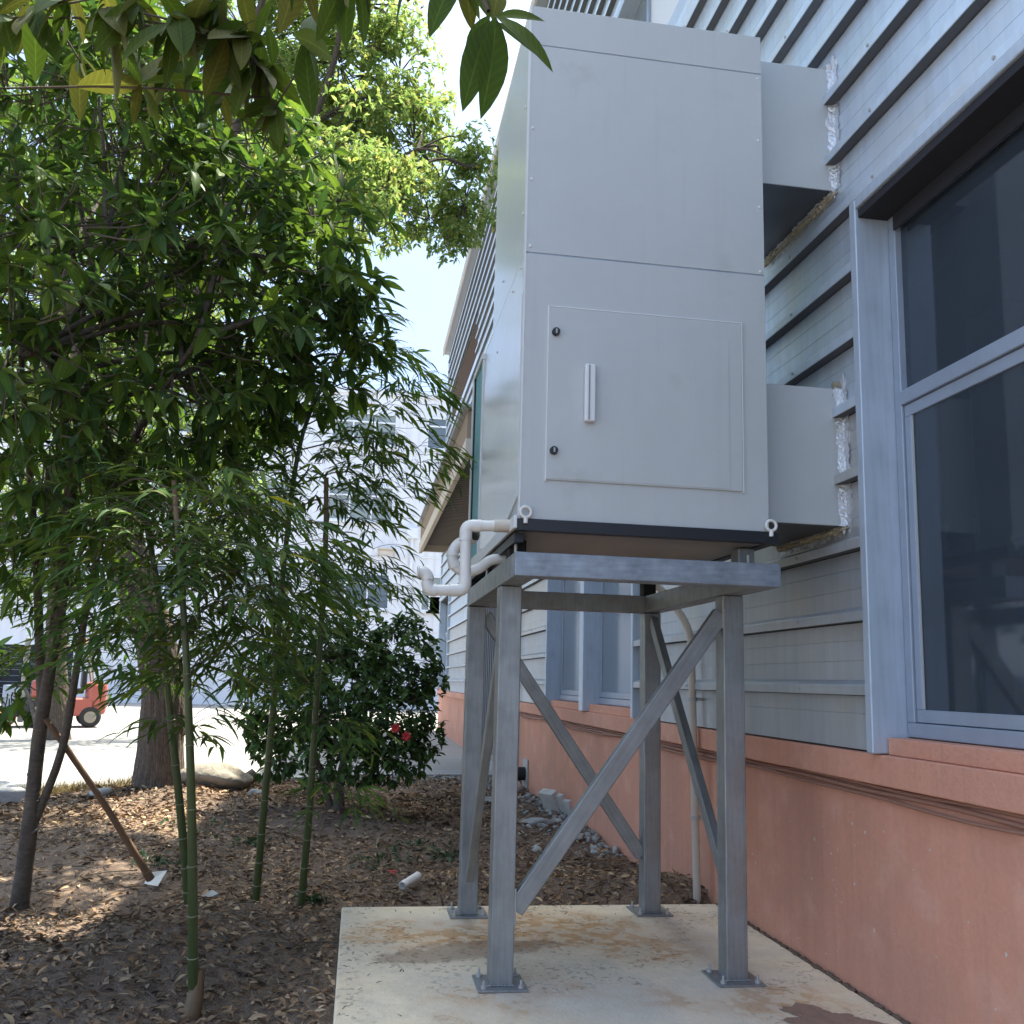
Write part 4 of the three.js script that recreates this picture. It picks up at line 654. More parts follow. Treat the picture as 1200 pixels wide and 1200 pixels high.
// dry leaves over the bed: nobody could count them
{
  const r = rngOf(2024), geos = [leafGeo(1, 0.34, 0.5, 0.3, 4), leafGeo(1, 0.20, 0.7, 0.2, 3), leafGeo(1, 0.09, 0.5, 0.4, 3)], mat = std([1, 1, 1], 0.85, 0, { map: leafMapPlain });
  const pal = [[0.19, 0.12, 0.065], [0.25, 0.16, 0.09], [0.13, 0.082, 0.048], [0.24, 0.175, 0.115], [0.32, 0.235, 0.15], [0.16, 0.11, 0.07], [0.08, 0.055, 0.038]];
  const lists = [[], [], []];
  for (let i = 0; i < 95000; i++) {
    const f = Math.pow(r(), 1.35), z = lerp(3.2, -10, f), x = lerp(-7.5, 1.6, r()); if (z < edgeZ(x) + 0.06) continue;
    if (x > -1.02 && z > -1.35) continue;
    const rub = sstep(0.2, 1.3, x) * sstep(-3.2, -4.5, z); if (r() < 0.7 * rub) continue;
    const patch = Math.sin(x * 1.9 + 2 * Math.sin(z * 0.8)) + Math.sin(z * 1.7 - x); if (patch < -0.9 && r() < 0.6) continue;
    const d = rdir(r); d.y *= 0.22; d.y += 0.06 * r(); const s = (z < -5 ? 0.085 : 0.06) * (0.55 + 0.9 * r());
    lists[r() < 0.42 ? 0 : r() < 0.6 ? 1 : 2].push({ p: V(x, soilY(x, z) + 0.004 + 0.022 * r(), z), d, n: faceUp(d, r, 0.9), s });
  }
  const g = thing('leaf_litter', 'dry brown leaves and husks strewn over the planted bed', 'leaves', [-2, 0, -4]); g.userData.kind = 'stuff';
  lists.forEach((L, q) => { const im = new THREE.InstancedMesh(geos[q], mat, L.length), c = new THREE.Color(); L.forEach((l, i) => { l.p.sub(V(-2, 0, -4)); im.setMatrixAt(i, leafMatrix(l)); const a = pal[Math.floor(r() * pal.length)], k = 0.85 + 0.75 * r(), X = l.p.x - 2, Z = l.p.z - 4, warm = (l.p.z < 3 ? 1.5 : 1.55) * (0.72 + 0.5 * sstep(-0.7, 0.8, Math.sin(X * 2.3 + 1.7 * Math.sin(Z * 1.4)) * Math.sin(Z * 2.1 + X))); c.setRGB(a[0] * k * warm, a[1] * k * warm * 0.95, a[2] * k * warm * 0.86); im.setColorAt(i, c); }); im.name = 'dry_leaves'; im.userData.kind = 'stuff'; im.castShadow = im.receiveShadow = true; g.add(im); });
  // sticks
  const st = []; for (let i = 0; i < 420; i++) { const x = lerp(-6, 1.4, r()), z = lerp(-8, 2.5, r()); if ((x > -1.05 && z > -1.4) || z < edgeZ(x) + 0.3) continue; const a = r() * 6.28, L = 0.1 + 0.35 * r() * r(); st.push(limb([[x, soilY(x, z) + 0.015, z], [x + Math.cos(a) * L * 0.5, soilY(x, z) + 0.03, z + Math.sin(a) * L * 0.5 + 0.02], [x + Math.cos(a) * L, soilY(x, z) + 0.02, z + Math.sin(a) * L]], 0.004 + 0.004 * r(), 0.002, 5, 5, 0, i)); }
  const so = obj('twigs', st, M.twig, g, true); so.userData.kind = 'stuff';
  // a few leaves blown on to the slab
  const sl = []; for (let i = 0; i < 120; i++) { const e = r() < 0.5, x = e ? -0.98 + 0.35 * r() * r() : lerp(-0.95, 1.55, r()), z = e || r() < 0.4 ? lerp(-1.3, 1.6, r()) : -1.31 + 0.3 * r() * r(), d = rdir(r); d.y *= 0.1; d.normalize(); sl.push({ p: V(x, 0.006, z), d, n: faceUp(d, r, 0.4), s: 0.03 + 0.05 * r() }); }
  const im = new THREE.InstancedMesh(geos[2], mat, sl.length), c = new THREE.Color(); sl.forEach((l, i) => { im.setMatrixAt(i, leafMatrix(l)); c.setRGB(0.07, 0.055, 0.04); im.setColorAt(i, c); }); im.name = 'slab_leaves'; im.userData = { label: 'dark dry leaf scraps scattered on the concrete slab', category: 'leaves', kind: 'stuff' }; scene.add(im);
  // dry grass along the kerb, young weeds in the bed
  const blade = leafGeo(1, 0.045, 0.4, 0.5, 3), tuft = (name, label, cat, col, spots, n, h) => { const L = []; for (const [x, z, R] of spots) for (let i = 0; i < n; i++) { const a = r() * 6.28, q = R * Math.sqrt(r()), px = x + q * Math.cos(a), pz = z + q * Math.sin(a); if (pz < edgeZ(px) + 0.08) continue; const d = V((r() - 0.5) * 1.1, 0.8, (r() - 0.5) * 1.1).normalize(); L.push({ p: V(px, soilY(px, pz) - 0.01, pz), d, n: rdir(r), s: h * (0.5 + r()) }); } const im = new THREE.InstancedMesh(blade, leafMat(col, 0.3, 0, leafMapPlain), L.length), c = new THREE.Color(); L.forEach((l, i) => { im.setMatrixAt(i, leafMatrix(l)); const k = 0.7 + 0.6 * r(); c.setRGB(k, k, k); im.setColorAt(i, c); }); im.name = name; im.userData = { label, category: cat, kind: 'stuff' }; im.castShadow = true; scene.add(im); };
  tuft('dry_grass', 'straw-coloured grass along the kerb left of the rough trunk', 'grass', [0.34, 0.26, 0.11], [[-4.55, -7.2, 0.35], [-4.15, -7.4, 0.4], [-4.75, -6.9, 0.3], [-3.9, -7.55, 0.25], [-4.4, -7.5, 0.25]], 420, 0.13);
  const leafW = leafGeo(1, 0.5, 0.3, 0.4, 3), W = []; for (const [x, z, R] of [[-0.35, -3.6, 0.4], [-0.7, -3.2, 0.35], [-2.6, -4.6, 0.4], [-2.5, -2.9, 0.25], [-1.9, -3.9, 0.3], [-1.2, -1.7, 0.15], [-0.1, -3.3, 0.2]]) for (let i = 0; i < 55; i++) { const a = r() * 6.28, q = R * r(), px = x + q * Math.cos(a), pz = z + q * Math.sin(a), d = V(r() - 0.5, 0.25 + 0.3 * r(), r() - 0.5).normalize(); W.push({ p: V(px, soilY(px, pz) + 0.03 * r(), pz), d, n: faceUp(d, r), s: 0.03 + 0.05 * r() }); }
  const iw = new THREE.InstancedMesh(leafW, leafMat([0.05, 0.11, 0.035]), W.length); W.forEach((l, i) => iw.setMatrixAt(i, leafMatrix(l))); iw.name = 'weeds'; iw.userData = { label: 'low green weeds sprouting through the dry leaves', category: 'weeds', kind: 'stuff' }; scene.add(iw);
}

// ================================================================ TREES AND BAMBOO
const near = (pts, p) => { let b = pts[0], d = 1e9; for (let i = 0; i < pts.length - 1; i++) for (let t = 0; t <= 1; t += 0.1) { const q = V(...pts[i]).lerp(V(...pts[i + 1]), t), e = q.distanceTo(p) + (q.y > p.y ? 0.8 : 0); if (e < d) { d = e; b = q; } } return b.isVector3 ? b : V(...b); };

// broad-leaved evergreen with a forked trunk
{
  const r = rngOf(101), t = thing('evergreen_tree', 'dark broad-leaved evergreen with a forked slim trunk at the left', 'tree', [-3.1, -0.07, -1.85]);
  const stems = [ETRUNK, EFORK, ESTEM, ESTEM2];
  obj('trunk', [limb([[-3.19, -0.15, -1.88], ...ETRUNK.slice(1)], 0.056, 0.020, 36, 12, 0.05, 2, 0.18), limb(EFORK, 0.029, 0.013, 24, 9, 0.06, 3), limb(ESTEM, 0.034, 0.014, 20, 8, 0.06, 4), limb(ESTEM2, 0.036, 0.012, 20, 8, 0.06, 5)], M.barkSmooth, t, true);
  const knots = [[-3.078, 0.42, -1.69, 0.024], [-3.065, 0.62, -1.645, 0.014], [-3.125, 0.8, -1.62, 0.014]]; obj('knot', knots.map((k, i) => blob(k[0], k[1], k[2], k[3], k[3], k[3], i + 4, 0.3, 2).toNonIndexed()), M.barkSmooth, t);
  const list = [], tw = [];
  EVER.forEach((c, ci) => {
    const cc = V(c[0], c[1], c[2]), R = c[3], src = near(stems[ci % 4].slice(1), cc), mid = src.clone().lerp(cc, 0.5).add(V(0, 0.12, 0));
    obj('branch', limb([src, mid, cc], 0.018, 0.008, 9, 6, 0.05, ci), M.barkSmooth, t, true);
    const n = Math.round(25 * R * R / 0.36 + 6);
    for (let i = 0; i < n; i++) {
      const o = rdir(r).multiplyScalar(R * Math.cbrt(0.12 + 0.88 * r())), tip = cc.clone().add(o); if (tip.y < 0.7 || tip.distanceTo(camera.position) < 2.3) continue;
      const ax = o.clone().normalize().add(V(0, 0.5, 0)).normalize();
      tw.push(limb([cc.clone().lerp(tip, 0.35), tip.clone().addScaledVector(ax, -0.12), tip], 0.0055, 0.003, 4, 4, 0, i));
      whorl(list, tip, ax, 7 + Math.floor(r() * 4), 0.18, r, 0.4, 1.1);
      if (r() < 0.6) whorl(list, tip.clone().addScaledVector(ax, -0.1), ax, 4, 0.15, r, 0.35, 1.3);
    }
  });
  const tg = obj('twig', tw, M.twig, t, true); tg.userData.kind = 'stuff';
  foliage(list, [leafGeo(1, 0.27, 0.22, 0.25, 5), leafGeo(1, 0.31, 0.3, 0.35, 5), leafGeo(1, 0.25, 0.15, 0.15, 5)], [leafMat([0.11, 0.205, 0.028], 0.5, 0.16), leafMat([0.16, 0.26, 0.03], 0.55, 0.14), leafMat([0.065, 0.14, 0.028], 0.46, 0.22)], t, 260, 'leaf', r);
}
// branch hanging into the top of the picture
{
  const r = rngOf(202), t = thing('overhanging_branch', 'near branch of long glossy leaves hanging into the top of the view', 'branch', [-1.5, 3.2, 2.95]);
  obj('stem', [limb(FGB, 0.014, 0.004, 40, 7, 0.05, 1), limb(FGB2, 0.008, 0.0035, 20, 6, 0.05, 2)], M.twig, t, true);
  const list = [], tw = [];
  // the cluster over the corner of the cooler, leaf by leaf
  for (const [a, b, w] of [[[-0.78, 2.73, 3.45], [-0.82, 2.56, 3.45], 1.1], [[-0.77, 2.725, 3.47], [-0.768, 2.53, 3.48], 1.1], [[-0.77, 2.735, 3.46], [-0.655, 2.635, 3.51], 0.9], [[-0.765, 2.75, 3.44], [-0.665, 2.78, 3.44], 1], [[-0.77, 2.74, 3.44], [-0.67, 2.70, 3.43], 0.9], [[-0.78, 2.75, 3.44], [-0.81, 2.665, 3.40], 1.3], [[-0.775, 2.76, 3.42], [-0.82, 2.86, 3.42], 1], [[-0.77, 2.76, 3.42], [-0.75, 2.87, 3.40], 1.1]]) {
    const p = V(...a), d = V(...b).sub(p); list.push({ p, d: d.clone(), n: V(0.25 + 0.4 * (r() - 0.5), 0.35, 0.8), s: d.length(), w, size: 9 });
  }
  FG.forEach((f, i) => {
    if (i === 0) return; const tip = V(...f), src = near([...FGB, ...FGB2], tip);
    tw.push(limb([src, src.clone().lerp(tip, 0.5).add(V(0.01, 0.02, 0)), tip], 0.004, 0.0025, 5, 5, 0, i));
    whorl(list, tip, V(0.35 * (r() - 0.5), -0.5, 0.35 * (r() - 0.5)), 6 + Math.floor(r() * 3), i < 5 ? 0.14 : 0.165, r, 0.55, 0.95);
    if (i > 4) whorl(list, src.clone().lerp(tip, 0.45).add(V(0, 0.03, 0)), V(r() - 0.5, 0.15, r() - 0.5), 6, 0.15, r, 0.3, 1.2);
  });
  const q = obj('twig', tw, M.twig, t, true); q.userData.kind = 'stuff';
  foliage(list, [leafGeo(1, 0.33, 0.16, 0.14, 8, 0.92), leafGeo(1, 0.30, 0.25, 0.22, 8, 0.9), leafGeo(1, 0.36, 0.2, 0.1, 8, 0.9)], [leafMat([0.12, 0.185, 0.02], 0.52, 0.14), leafMat([0.09, 0.155, 0.02], 0.5, 0.14), leafMat([0.165, 0.175, 0.028], 0.45, 0.1)], t, 300, 'leaf', r);
}
// bamboo: jointed culm, branches with fans of narrow leaves
const bLeaf = [leafGeo(1, 0.155, 0.3, 0.3, 4, 0.6), leafGeo(1, 0.13, 0.2, 0.5, 4, 0.55), leafGeo(1, 0.17, 0.35, 0.15, 4, 0.62)];
const bMats = [leafMat([0.11, 0.225, 0.03], 0.52, 0.12, leafMapPlain, 0.4), leafMat([0.075, 0.17, 0.03], 0.5, 0.12, leafMapPlain, 0.4), leafMat([0.18, 0.27, 0.034], 0.52, 0.1, leafMapPlain, 0.45)];
function bamboo(label, pts, r0, r1, clumps, seed, singles, den = 1, len = 0.15, dryFrom = 9) {
  const r = rngOf(seed), b = pts[0], t = thing('bamboo', label, 'bamboo', [b[0], Math.max(-0.08, b[1]), b[2]], 'slender bamboo in the bed');
  const curve = new THREE.CatmullRomCurve3(pts.map(p => V(...p))), L = curve.getLength();
  let s = 0, k = 0; const nodes = [];
  while (s < L - 0.02) { const len1 = Math.min(0.13 + 0.035 * k, 0.36), e = Math.min(L, s + len1), u0 = s / L, u1 = e / L, ra = lerp(r0, r1, u0), rb = lerp(r0, r1, u1), a = curve.getPointAt(u0), c = curve.getPointAt(u1), m = curve.getPointAt((u0 + u1) / 2);
    obj('culm', limb([a, m, c], ra, rb, 4, 10), a.y > dryFrom ? M.culmDry : M.culm, t, true); nodes.push(c); const ng = new THREE.TorusGeometry(rb * 1.02, rb * 0.16, 6, 14); ng.applyQuaternion(new THREE.Quaternion().setFromUnitVectors(V(0, 0, 1), c.clone().sub(a).normalize())); obj('node_ring', ng.translate(c.x, c.y, c.z), M.culmNode, t); s = e; k++; }
  const list = [], tw = [];
  clumps.forEach((c, ci) => {
    const cc = V(c[0], c[1], c[2]), R = c[3], src = near(pts.slice(1).length > 1 ? pts.slice(1) : pts, cc);
    const n = Math.round(den * (31 * R * R / 0.16 + 6));
    const lean = cc.clone().sub(src).setY(0); if (lean.length() < 0.05) lean.set(r() - 0.5, 0, r() - 0.5); lean.normalize();
    tw.push(limb([src, src.clone().lerp(cc, 0.55).add(V(0, 0.10, 0)), cc], 0.006, 0.003, 7, 5, 0, ci));
    for (let i = 0; i < n; i++) {
      const o = rdir(r).multiplyScalar(R * Math.cbrt(r())); o.y *= 0.75; const p0 = cc.clone().addScaledVector(o, 0.8), out = o.clone().setY(0).normalize().multiplyScalar(0.7).add(lean.clone().multiplyScalar(0.5)).add(V(0, 0.15, 0)).normalize();
      if (p0.distanceTo(camera.position) < 2.4) continue;
      const bl = 0.16 + 0.16 * r(), p1 = p0.clone().addScaledVector(out, bl * 0.55), p2 = p1.clone().addScaledVector(out, bl * 0.4).add(V(0, -bl * 0.35, 0));
      tw.push(limb([p0.clone().lerp(cc, 0.3), p0, p1, p2], 0.0022, 0.001, 6, 3, 0, i));
      const nl = 5 + Math.floor(r() * 4);
      for (let j = 0; j < nl; j++) { const f = 0.35 + 0.65 * j / (nl - 1), q = f < 0.7 ? p0.clone().lerp(p1, f / 0.7) : p1.clone().lerp(p2, (f - 0.7) / 0.3), sd = out.clone().cross(V(0, 1, 0)).multiplyScalar((j % 2 ? 1 : -1) * (0.35 + 0.5 * r())); const d = out.clone().multiplyScalar(0.75).add(sd).add(V(0, -0.12 - 0.55 * r(), 0)).normalize(); list.push({ p: q, d, n: faceUp(d, r, 0.6), s: len * (0.6 + 0.7 * r()) }); }
    }
  });
  const g = obj('branch', tw, M.twig, t, true); g.userData.kind = 'stuff';
  foliage(list, bLeaf, bMats, t, singles, 'leaf', r, (l, q) => q() < 0.06 ? [2.2, 1.5, 0.8] : [1, 1, 1]);
  return t;
}
const sheath = bamboo('nearest bamboo with a thick green stem left of the slab', BA, 0.0265, 0.012, BAc, 301, 110, 1, 0.15, 2.0);
obj('sheath', limb([[BA[0][0] - 0.01, -0.12, BA[0][2] + 0.02], [BA[0][0], 0.0, BA[0][2] + 0.01], [BA[0][0] + 0.005, 0.1, BA[0][2]]], 0.045, 0.03, 6, 10, 0.1, 4), M.culmDry, sheath, true);
bamboo('bamboo stem leaning left just behind the nearest one', BB, 0.030, 0.018, BBc, 302, 60);
bamboo('bamboo right of the nearest one, arching over to the right', BC, 0.027, 0.012, BCc, 303, 70, 0.95, 0.15);
bamboo('bamboo closest to the slab with a brown upper stem', BD, 0.026, 0.016, BDc, 304, 60, 0.9, 0.14, 1.9);
// camellia with red flowers
{
  const r = rngOf(404), t = thing('camellia_shrub', 'round dark glossy shrub with two red flowers in mid bed', 'shrub', [-1.1, 0, -5.35]);
  const list = [], tw = []; obj('trunk', [limb([[-1.1, -0.1, -5.35], [-1.12, 0.3, -5.4], [-1.05, 0.8, -5.55]], 0.06, 0.035, 14, 9, 0.06, 7, 0.3), limb([[-1.14, -0.08, -5.4], [-1.3, 0.35, -5.5], [-1.5, 0.9, -5.7]], 0.04, 0.02, 12, 8, 0.06, 8)], M.barkSmooth, t, true);
  SHR.forEach((c, ci) => {
    const cc = V(c[0], c[1], c[2]), R = c[3]; tw.push(limb([V(-1.08, 0.6, -5.5), V(-1.08, 0.6, -5.5).lerp(cc, 0.6).add(V(0, 0.1, 0)), cc], 0.014, 0.006, 7, 5, 0, ci));
    const n = Math.round(640 * R * R); for (let i = 0; i < n; i++) { const o = rdir(r).multiplyScalar(R * Math.cbrt(0.25 + 0.75 * r())), tip = cc.clone().add(o); if (tip.y < 0.32) continue; const ax = o.clone().normalize().add(V(0, 0.4, 0)).normalize(); if (r() < 0.4) tw.push(limb([cc.clone().lerp(tip, 0.5), tip], 0.004, 0.002, 2, 3, 0, i)); whorl(list, tip, ax, 4 + Math.floor(r() * 3), 0.115, r, 0.3, 1.1); }
  });
  // loose shoots standing out at the upper right
  for (const [x, y, z] of [[-0.42, 2.3, -5.6], [-0.3, 2.15, -5.6], [-0.15, 1.75, -5.6], [-0.02, 1.35, -5.5], [0.05, 1.05, -5.45], [-0.6, 2.2, -5.6], [0.02, 0.8, -5.4]]) { const tip = V(x, y, z); tw.push(limb([V(-0.7, y - 0.5, -5.55), tip.clone().lerp(V(-0.7, y - 0.3, -5.55), 0.3), tip], 0.006, 0.003, 6, 4, 0, 3)); for (let k = 0; k < 3; k++) whorl(list, tip.clone().add(V(-0.04 * k, -0.07 * k, 0)), V(0.3, 1, 0.2), 5, 0.10, r, 0.3, 1.2); }
  const q = obj('branch', tw, M.twig, t, true); q.userData.kind = 'stuff';
  foliage(list, [leafGeo(1, 0.46, 0.2, 0.2, 4), leafGeo(1, 0.5, 0.3, 0.3, 4)], [leafMat([0.075, 0.155, 0.03], 0.4, 0.4, leafMapPlain, 0.25), leafMat([0.095, 0.18, 0.032], 0.4, 0.4, leafMapPlain, 0.25)], t, 120, 'leaf', r);
  for (const [x, y, z] of [[-0.55, 0.98, -4.88], [-0.43, 0.90, -4.86]]) { const g = []; for (let i = 0; i < 7; i++) { const a = i * 0.9, p = leafGeo(0.055, 0.05, 0.5, 0.5, 4); p.applyMatrix4(leafMatrix({ p: V(x, y, z), d: V(Math.cos(a), Math.sin(a), 0.5 + 0.3 * (i % 2)).normalize(), n: V(0, 0, 1), s: 1 })); g.push(p); } obj('flower', g, M.petal, t, true); }
}
// big sunlit tree behind
function bigTree(name, label, base, trunks, clumps, per, len, seed, mats, leafW, den = 9) {
  const r = rngOf(seed), t = thing(name, label, 'tree', base); const list = [], tw = [];
  const tg = limb(trunks[0][0], trunks[0][1], trunks[0][2], 230, 84, 0.05, seed, trunks[0][3] || 0);
  { const p = tg.attributes.position, nn = tg.attributes.normal, uvA = tg.attributes.uv, RW = 85, ph = [1.3, 4.1, 2.2];
    for (let i = 0; i < p.count; i++) { const a = (i % RW) / (RW - 1) * 6.2832, v = uvA.getY(i), wob = 0.5 * Math.sin(v * 5 + ph[0]) + 0.3 * Math.sin(v * 11 + 3 * Math.sin(a)); const f = Math.abs(Math.sin(a * 9 + wob * 1.6)) , c = Math.abs(Math.sin(v * 19 + 2.2 * Math.sin(a * 5 + v * 3) + 1.5 * Math.sin(a * 9)));
      const d = 0.020 * Math.pow(f, 0.45) * (0.55 + 0.45 * Math.pow(c, 0.35)) - 0.016; p.setXYZ(i, p.getX(i) + nn.getX(i) * d, p.getY(i) + nn.getY(i) * d, p.getZ(i) + nn.getZ(i) * d); }
    tg.computeVertexNormals(); }
  obj('trunk', tg, M.bark, t, true);
  for (const [p, a, b] of trunks.slice(1)) obj('limb', limb(p, a, b, 20, 9, 0.05, seed + 1), M.bark, t, true);
  const skel = trunks.flatMap(q => q[0]);
  clumps.forEach((c, ci) => {
    const cc = V(c[0], c[1], c[2]), R = c[3]; let src = V(...skel[0]), bd = 1e9; for (const s of skel) { const q = V(...s), e = q.distanceTo(cc) + (q.y > cc.y ? 1 : 0) + (q.y < 2.4 ? 4 : 0); if (e < bd) { bd = e; src = q; } }
    tw.push(limb([src, src.clone().lerp(cc, 0.5).add(V(0.1, 0.25, 0)), cc], 0.008 + 0.018 * R, 0.005 + 0.006 * R, 8, 6, 0.05, ci));
    const sub = Math.round(5 + den * R * R); for (let k = 0; k < sub; k++) {
      const o = rdir(r).multiplyScalar(R * Math.cbrt(0.15 + 0.85 * r())), c2 = cc.clone().add(o), R2 = 0.34 * (0.6 + 0.5 * r()) * (len / 0.1); tw.push(limb([cc.clone().lerp(c2, 0.1), cc.clone().lerp(c2, 0.6).add(V(0, 0.08, 0)), c2], 0.012, 0.004, 5, 4, 0, k));
      for (let i = 0; i < per; i++) { const q = rdir(r).multiplyScalar(R2 * Math.cbrt(r())); q.y *= 0.6; const tip = c2.clone().add(q), ax = q.clone().normalize().add(V(0, 0.6, 0)).normalize(); whorl(list, tip, ax, 4 + Math.floor(r() * 3), len, r, 0.35, 1.1); }
    }
  });
  const q = obj('branch', tw, M.bark, t, true); q.userData.kind = 'stuff';
  foliage(list, leafW, mats, t, 0, 'leaf', r, (l, q) => { const k = 0.85 + 0.3 * q(); return [k * (q() < 0.2 ? 1.35 : 1), k, k]; });
}
bigTree('camphor_tree', 'tall bright green tree with rough bark behind the bamboo', [-3.42, 0, -7.3], [[[[-3.42, -0.25, -7.32], ...CTR.slice(1)], 0.30, 0.11, 0.35], [CL1, 0.08, 0.025], [CL2, 0.045, 0.008], [CL3, 0.1, 0.03], [CL4, 0.08, 0.025]], CAM, 22, 0.085, 505, [leafMat([0.34, 0.50, 0.12], 0.58, 0.1, leafMapPlain, 0.4), leafMat([0.28, 0.44, 0.10], 0.58, 0.1, leafMapPlain, 0.4), leafMat([0.44, 0.56, 0.16], 0.6, 0.08, leafMapPlain, 0.4)], [leafGeo(1, 0.45, 0.2, 0.2, 3), leafGeo(1, 0.4, 0.3, 0.3, 3), leafGeo(1, 0.5, 0.25, 0.15, 3)], 20);
bigTree('shade_tree', 'second light green tree farther back across the yard at the left', [-7.9, -0.1, -17.6], [[[[-7.83, -0.3, -17.6], ...FTR.slice(1)], 0.28, 0.1, 0.3]], FAR, 10, 0.16, 606, [leafMat([0.36, 0.52, 0.11], 0.55, 0.08, leafMapPlain, 0.4), leafMat([0.31, 0.46, 0.10], 0.55, 0.08, leafMapPlain, 0.4)], [leafGeo(1, 0.5, 0.2, 0.2, 2), leafGeo(1, 0.45, 0.3, 0.3, 2)]);

// ================================================================ FAR SIDE OF THE YARD
{
  const zf = -45, w = thing('white_building', 'long white multi-storey building closing the far side of the yard', 'building', [-14, -0.1, -45]);
  obj('wall', box(-60, 16, -0.35, 17.6, zf - 12, zf), M.white, w);
  obj('parapet', box(-60.1, 16.1, 17.6, 17.9, zf - 12.1, zf + 0.12), M.white, w);
  for (const y of [4.15, 8.3, 10.02, 14.3]) obj('ledge', box(-60, 16, y, y + 0.06, zf + 0.001, zf + 0.05), M.whiteFrame, w);
  const win = (x0, x1, y0, y1, n, lit) => {
    const f = obj('window', [box(x0, x1, y0, y0 + 0.09, zf + 0.002, zf + 0.09), box(x0, x1, y1 - 0.09, y1, zf + 0.002, zf + 0.09), box(x0, x0 + 0.08, y0 + 0.09, y1 - 0.09, zf + 0.002, zf + 0.09), box(x1 - 0.08, x1, y0 + 0.09, y1 - 0.09, zf + 0.002, zf + 0.09), box(x0 + 0.08, x1 - 0.08, lerp(y0, y1, 0.69), lerp(y0, y1, 0.69) + 0.09, zf + 0.002, zf + 0.085)], M.whiteFrame, w);
    obj('pane', box(x0 + 0.08, x1 - 0.08, y0 + 0.09, y1 - 0.09, zf + 0.003, zf + 0.02), lit ? M.curtain : M.farGlass, f);
    obj('sill', box(x0 - 0.12, x1 + 0.12, y0 - 0.10, y0 - 0.001, zf + 0.002, zf + 0.16), M.whiteFrame, f);
    for (let i = 1; i < n; i++) { const x = lerp(x0, x1, i / n); obj('mullion', box(x - 0.045, x + 0.045, y0 + 0.09, lerp(y0, y1, 0.69) - 0.001, zf + 0.021, zf + 0.08), M.whiteFrame, f); }
  };
  for (let k = -9; k < 4; k++) {
    const x = -4.2 + k * 5.4; if (x < -58 || x > 12) continue;
    win(x + 1.0, x + 4.66, 10.2, 12.25, 3, true); win(x + 1.0, x + 4.66, 5.3, 7.3, 3, k % 2); win(x + 1.0, x + 4.66, 14.6, 16.5, 3, k % 3 === 0);
    if (k < -1 && k !== -2) { const d = obj('roller_door', box(x + 0.4, x + 4.6, -0.3, 2.75, zf + 0.003, zf + 0.06), k === -3 || k === -5 ? M.dark : M.shutter, w); obj('door_frame', [box(x + 0.28, x + 0.4, -0.3, 2.87, zf + 0.002, zf + 0.1), box(x + 4.6, x + 4.72, -0.3, 2.87, zf + 0.002, zf + 0.1), box(x + 0.4, x + 4.6, 2.75, 2.87, zf + 0.002, zf + 0.1)], M.whiteFrame, d); for (let i = 0; i < 9; i++) obj('door_slat', box(x + 0.42, x + 4.58, -0.1 + i * 0.31, -0.08 + i * 0.31, zf + 0.061, zf + 0.075), M.shutter, d); }
  }
  win(2.65, 3.4, 5.3, 6.5, 1, true); win(2.68, 3.5, 3.0, 3.9, 1, true);
  const dp = obj('rain_pipe', cyl(V(1.6, 0, zf + 0.12), V(1.6, 9.4, zf + 0.12), 0.09, 0.09, 8), M.whiteFrame, w); obj('hopper', box(1.3, 1.9, 9.35, 9.95, zf + 0.01, zf + 0.35, 0.03), M.whiteFrame, dp);
  const aw = obj('small_awning', box(-0.3, 0.7, 8.6, 8.66, zf + 0.01, zf + 0.75), M.beige, w); obj('bracket', [box(-0.25, -0.2, 8.2, 8.6, zf + 0.01, zf + 0.05), box(0.6, 0.65, 8.2, 8.6, zf + 0.01, zf + 0.05)], M.beige, aw);
}
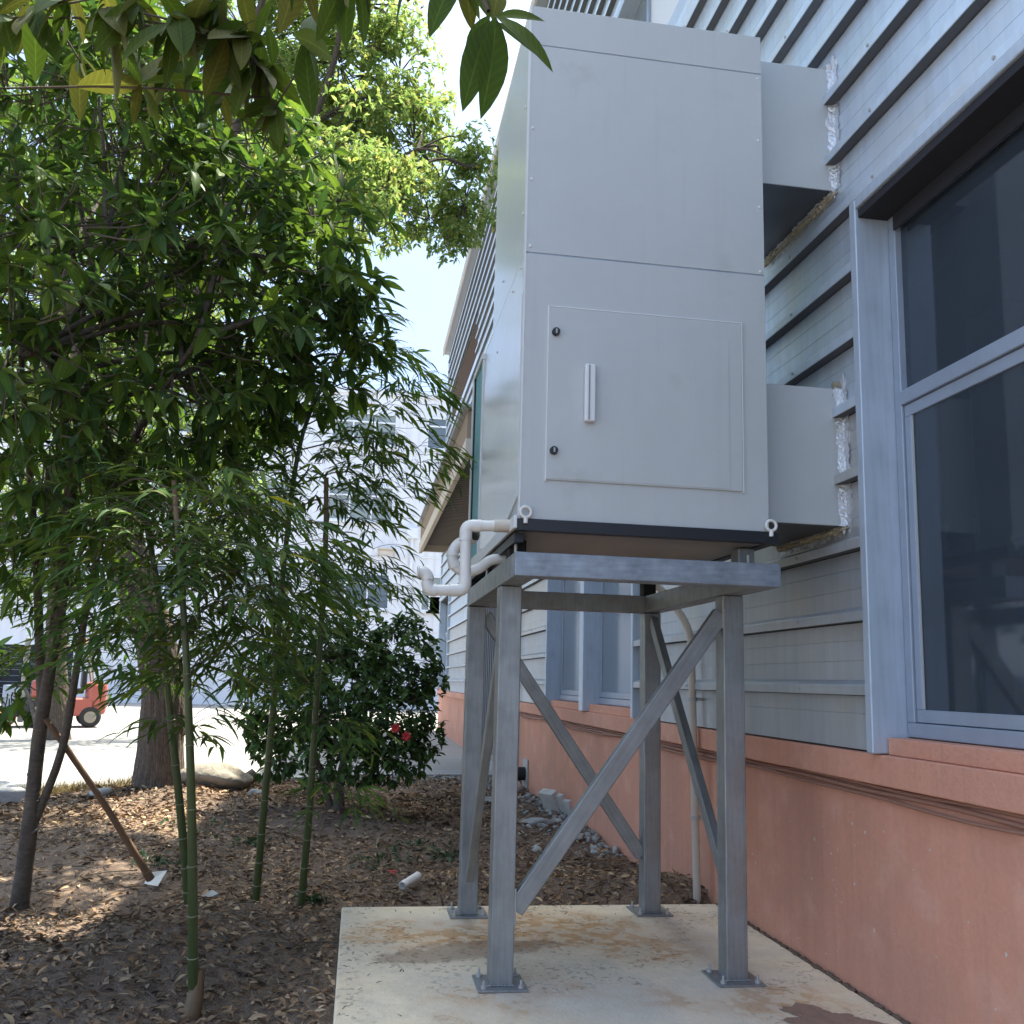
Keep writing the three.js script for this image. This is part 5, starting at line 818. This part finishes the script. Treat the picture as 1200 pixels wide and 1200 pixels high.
// red forklift parked in the sun, facing left
{
  const B = [-9.45, -0.1, -22.6], t = thing('forklift', 'red forklift parked in the sunlit yard behind the forked tree', 'forklift', B), R = new THREE.Matrix4().makeRotationY(0.35).scale(V(1.15, 1.15, 1.15)).setPosition(...B);
  const P = (n, g, m, par = t) => { const a = (Array.isArray(g) ? g : [g]); a.forEach(q => q.applyMatrix4(R)); return obj(n, a, m, par); };   // local: front towards -x
  const body = P('body', [box(-0.55, 0.85, 0.28, 0.72, -0.5, 0.5, 0.06), box(-0.45, 0.15, 0.72, 0.82, -0.42, 0.42, 0.03)], M.red);
  P('counterweight', [box(0.62, 1.08, 0.3, 1.12, -0.5, 0.5, 0.12)], M.red); P('seat', [box(0.1, 0.55, 0.82, 0.95, -0.25, 0.25, 0.04), box(0.48, 0.6, 0.95, 1.4, -0.25, 0.25, 0.04)], M.black);
  P('cowl', [box(-0.62, -0.45, 0.72, 1.12, -0.4, 0.4, 0.04)], M.red); P('steering_wheel', new THREE.TorusGeometry(0.15, 0.018, 6, 16).rotateX(1.2).rotateY(Math.PI / 2).translate(-0.35, 1.2, 0), M.black);
  P('overhead_guard', [cyl(V(-0.55, 1.1, 0.42), V(-0.35, 2.0, 0.42), 0.03), cyl(V(-0.55, 1.1, -0.42), V(-0.35, 2.0, -0.42), 0.03), cyl(V(0.75, 1.1, 0.42), V(0.55, 2.0, 0.42), 0.03), cyl(V(0.75, 1.1, -0.42), V(0.55, 2.0, -0.42), 0.03), box(-0.4, 0.62, 2.0, 2.05, -0.46, 0.46, 0.015)], M.mast);
  P('mast', [box(-0.86, -0.74, 0.12, 2.15, 0.22, 0.32, 0.01), box(-0.86, -0.74, 0.12, 2.15, -0.32, -0.22, 0.01), box(-0.84, -0.76, 2.05, 2.15, -0.22, 0.22), box(-0.84, -0.76, 1.1, 1.18, -0.22, 0.22)], M.mast);
  P('carriage', [box(-0.95, -0.87, 0.25, 0.35, -0.45, 0.45), box(-0.95, -0.87, 0.6, 0.7, -0.45, 0.45)], M.black); for (const z of [-0.3, 0.3]) P('fork', [box(-0.99, -0.95, 0.12, 0.75, z - 0.06, z + 0.06), box(-1.95, -0.99, 0.12, 0.16, z - 0.06, z + 0.06)], M.mast);
  P('beacon', [cyl(V(0.45, 2.05, 0.2), V(0.45, 2.2, 0.2), 0.07, 0.05, 12)], M.orange);
  for (const [x, z, q] of [[-0.45, 0.5, 0.34], [-0.45, -0.5, 0.34], [0.72, 0.46, 0.26], [0.72, -0.46, 0.26]]) { const w = P('wheel', new THREE.TorusGeometry(q * 0.72, q * 0.28, 10, 22).scale(1, 1, 1.2).translate(x, q, z), M.tyre); P('rim', cyl(V(x, q, z - 0.07), V(x, q, z + 0.07), q * 0.55, q * 0.55, 16), M.rim, w); P('hub', cyl(V(x, q, z + (z > 0 ? 0.07 : -0.1)), V(x, q, z + (z > 0 ? 0.1 : -0.07)), q * 0.2, q * 0.2, 10), M.mast, w); }
  const c = thing('pallet_cart', 'low red cart with orange wheels and a blue-grey crate left of the forklift', 'cart', [-11.2, -0.1, -22.2]), Q = (n, g, m, par = c) => obj(n, g, m, par);
  Q('deck', [box(-12.2, -10.2, 0.22, 0.36, -22.6, -21.8, 0.03)], M.red); Q('rail', [box(-12.2, -10.2, 0.36, 0.44, -21.86, -21.8, 0.01)], M.red); Q('crate', box(-10.75, -10.3, 0.362, 1.05, -22.45, -22.0, 0.02), M.frame);
  for (const x of [-12.0, -10.75]) for (const z of [-22.62, -21.78]) { const w = Q('wheel', new THREE.TorusGeometry(0.16, 0.06, 8, 18).translate(x, 0.12, z), M.orange); Q('rim', cyl(V(x, 0.12, z - 0.04), V(x, 0.12, z + 0.04), 0.11, 0.11, 12), M.red, w); }
}
scene.traverse(o => { if (o.isMesh) o.castShadow = o.receiveShadow = true; });
renderer.render(scene, camera);
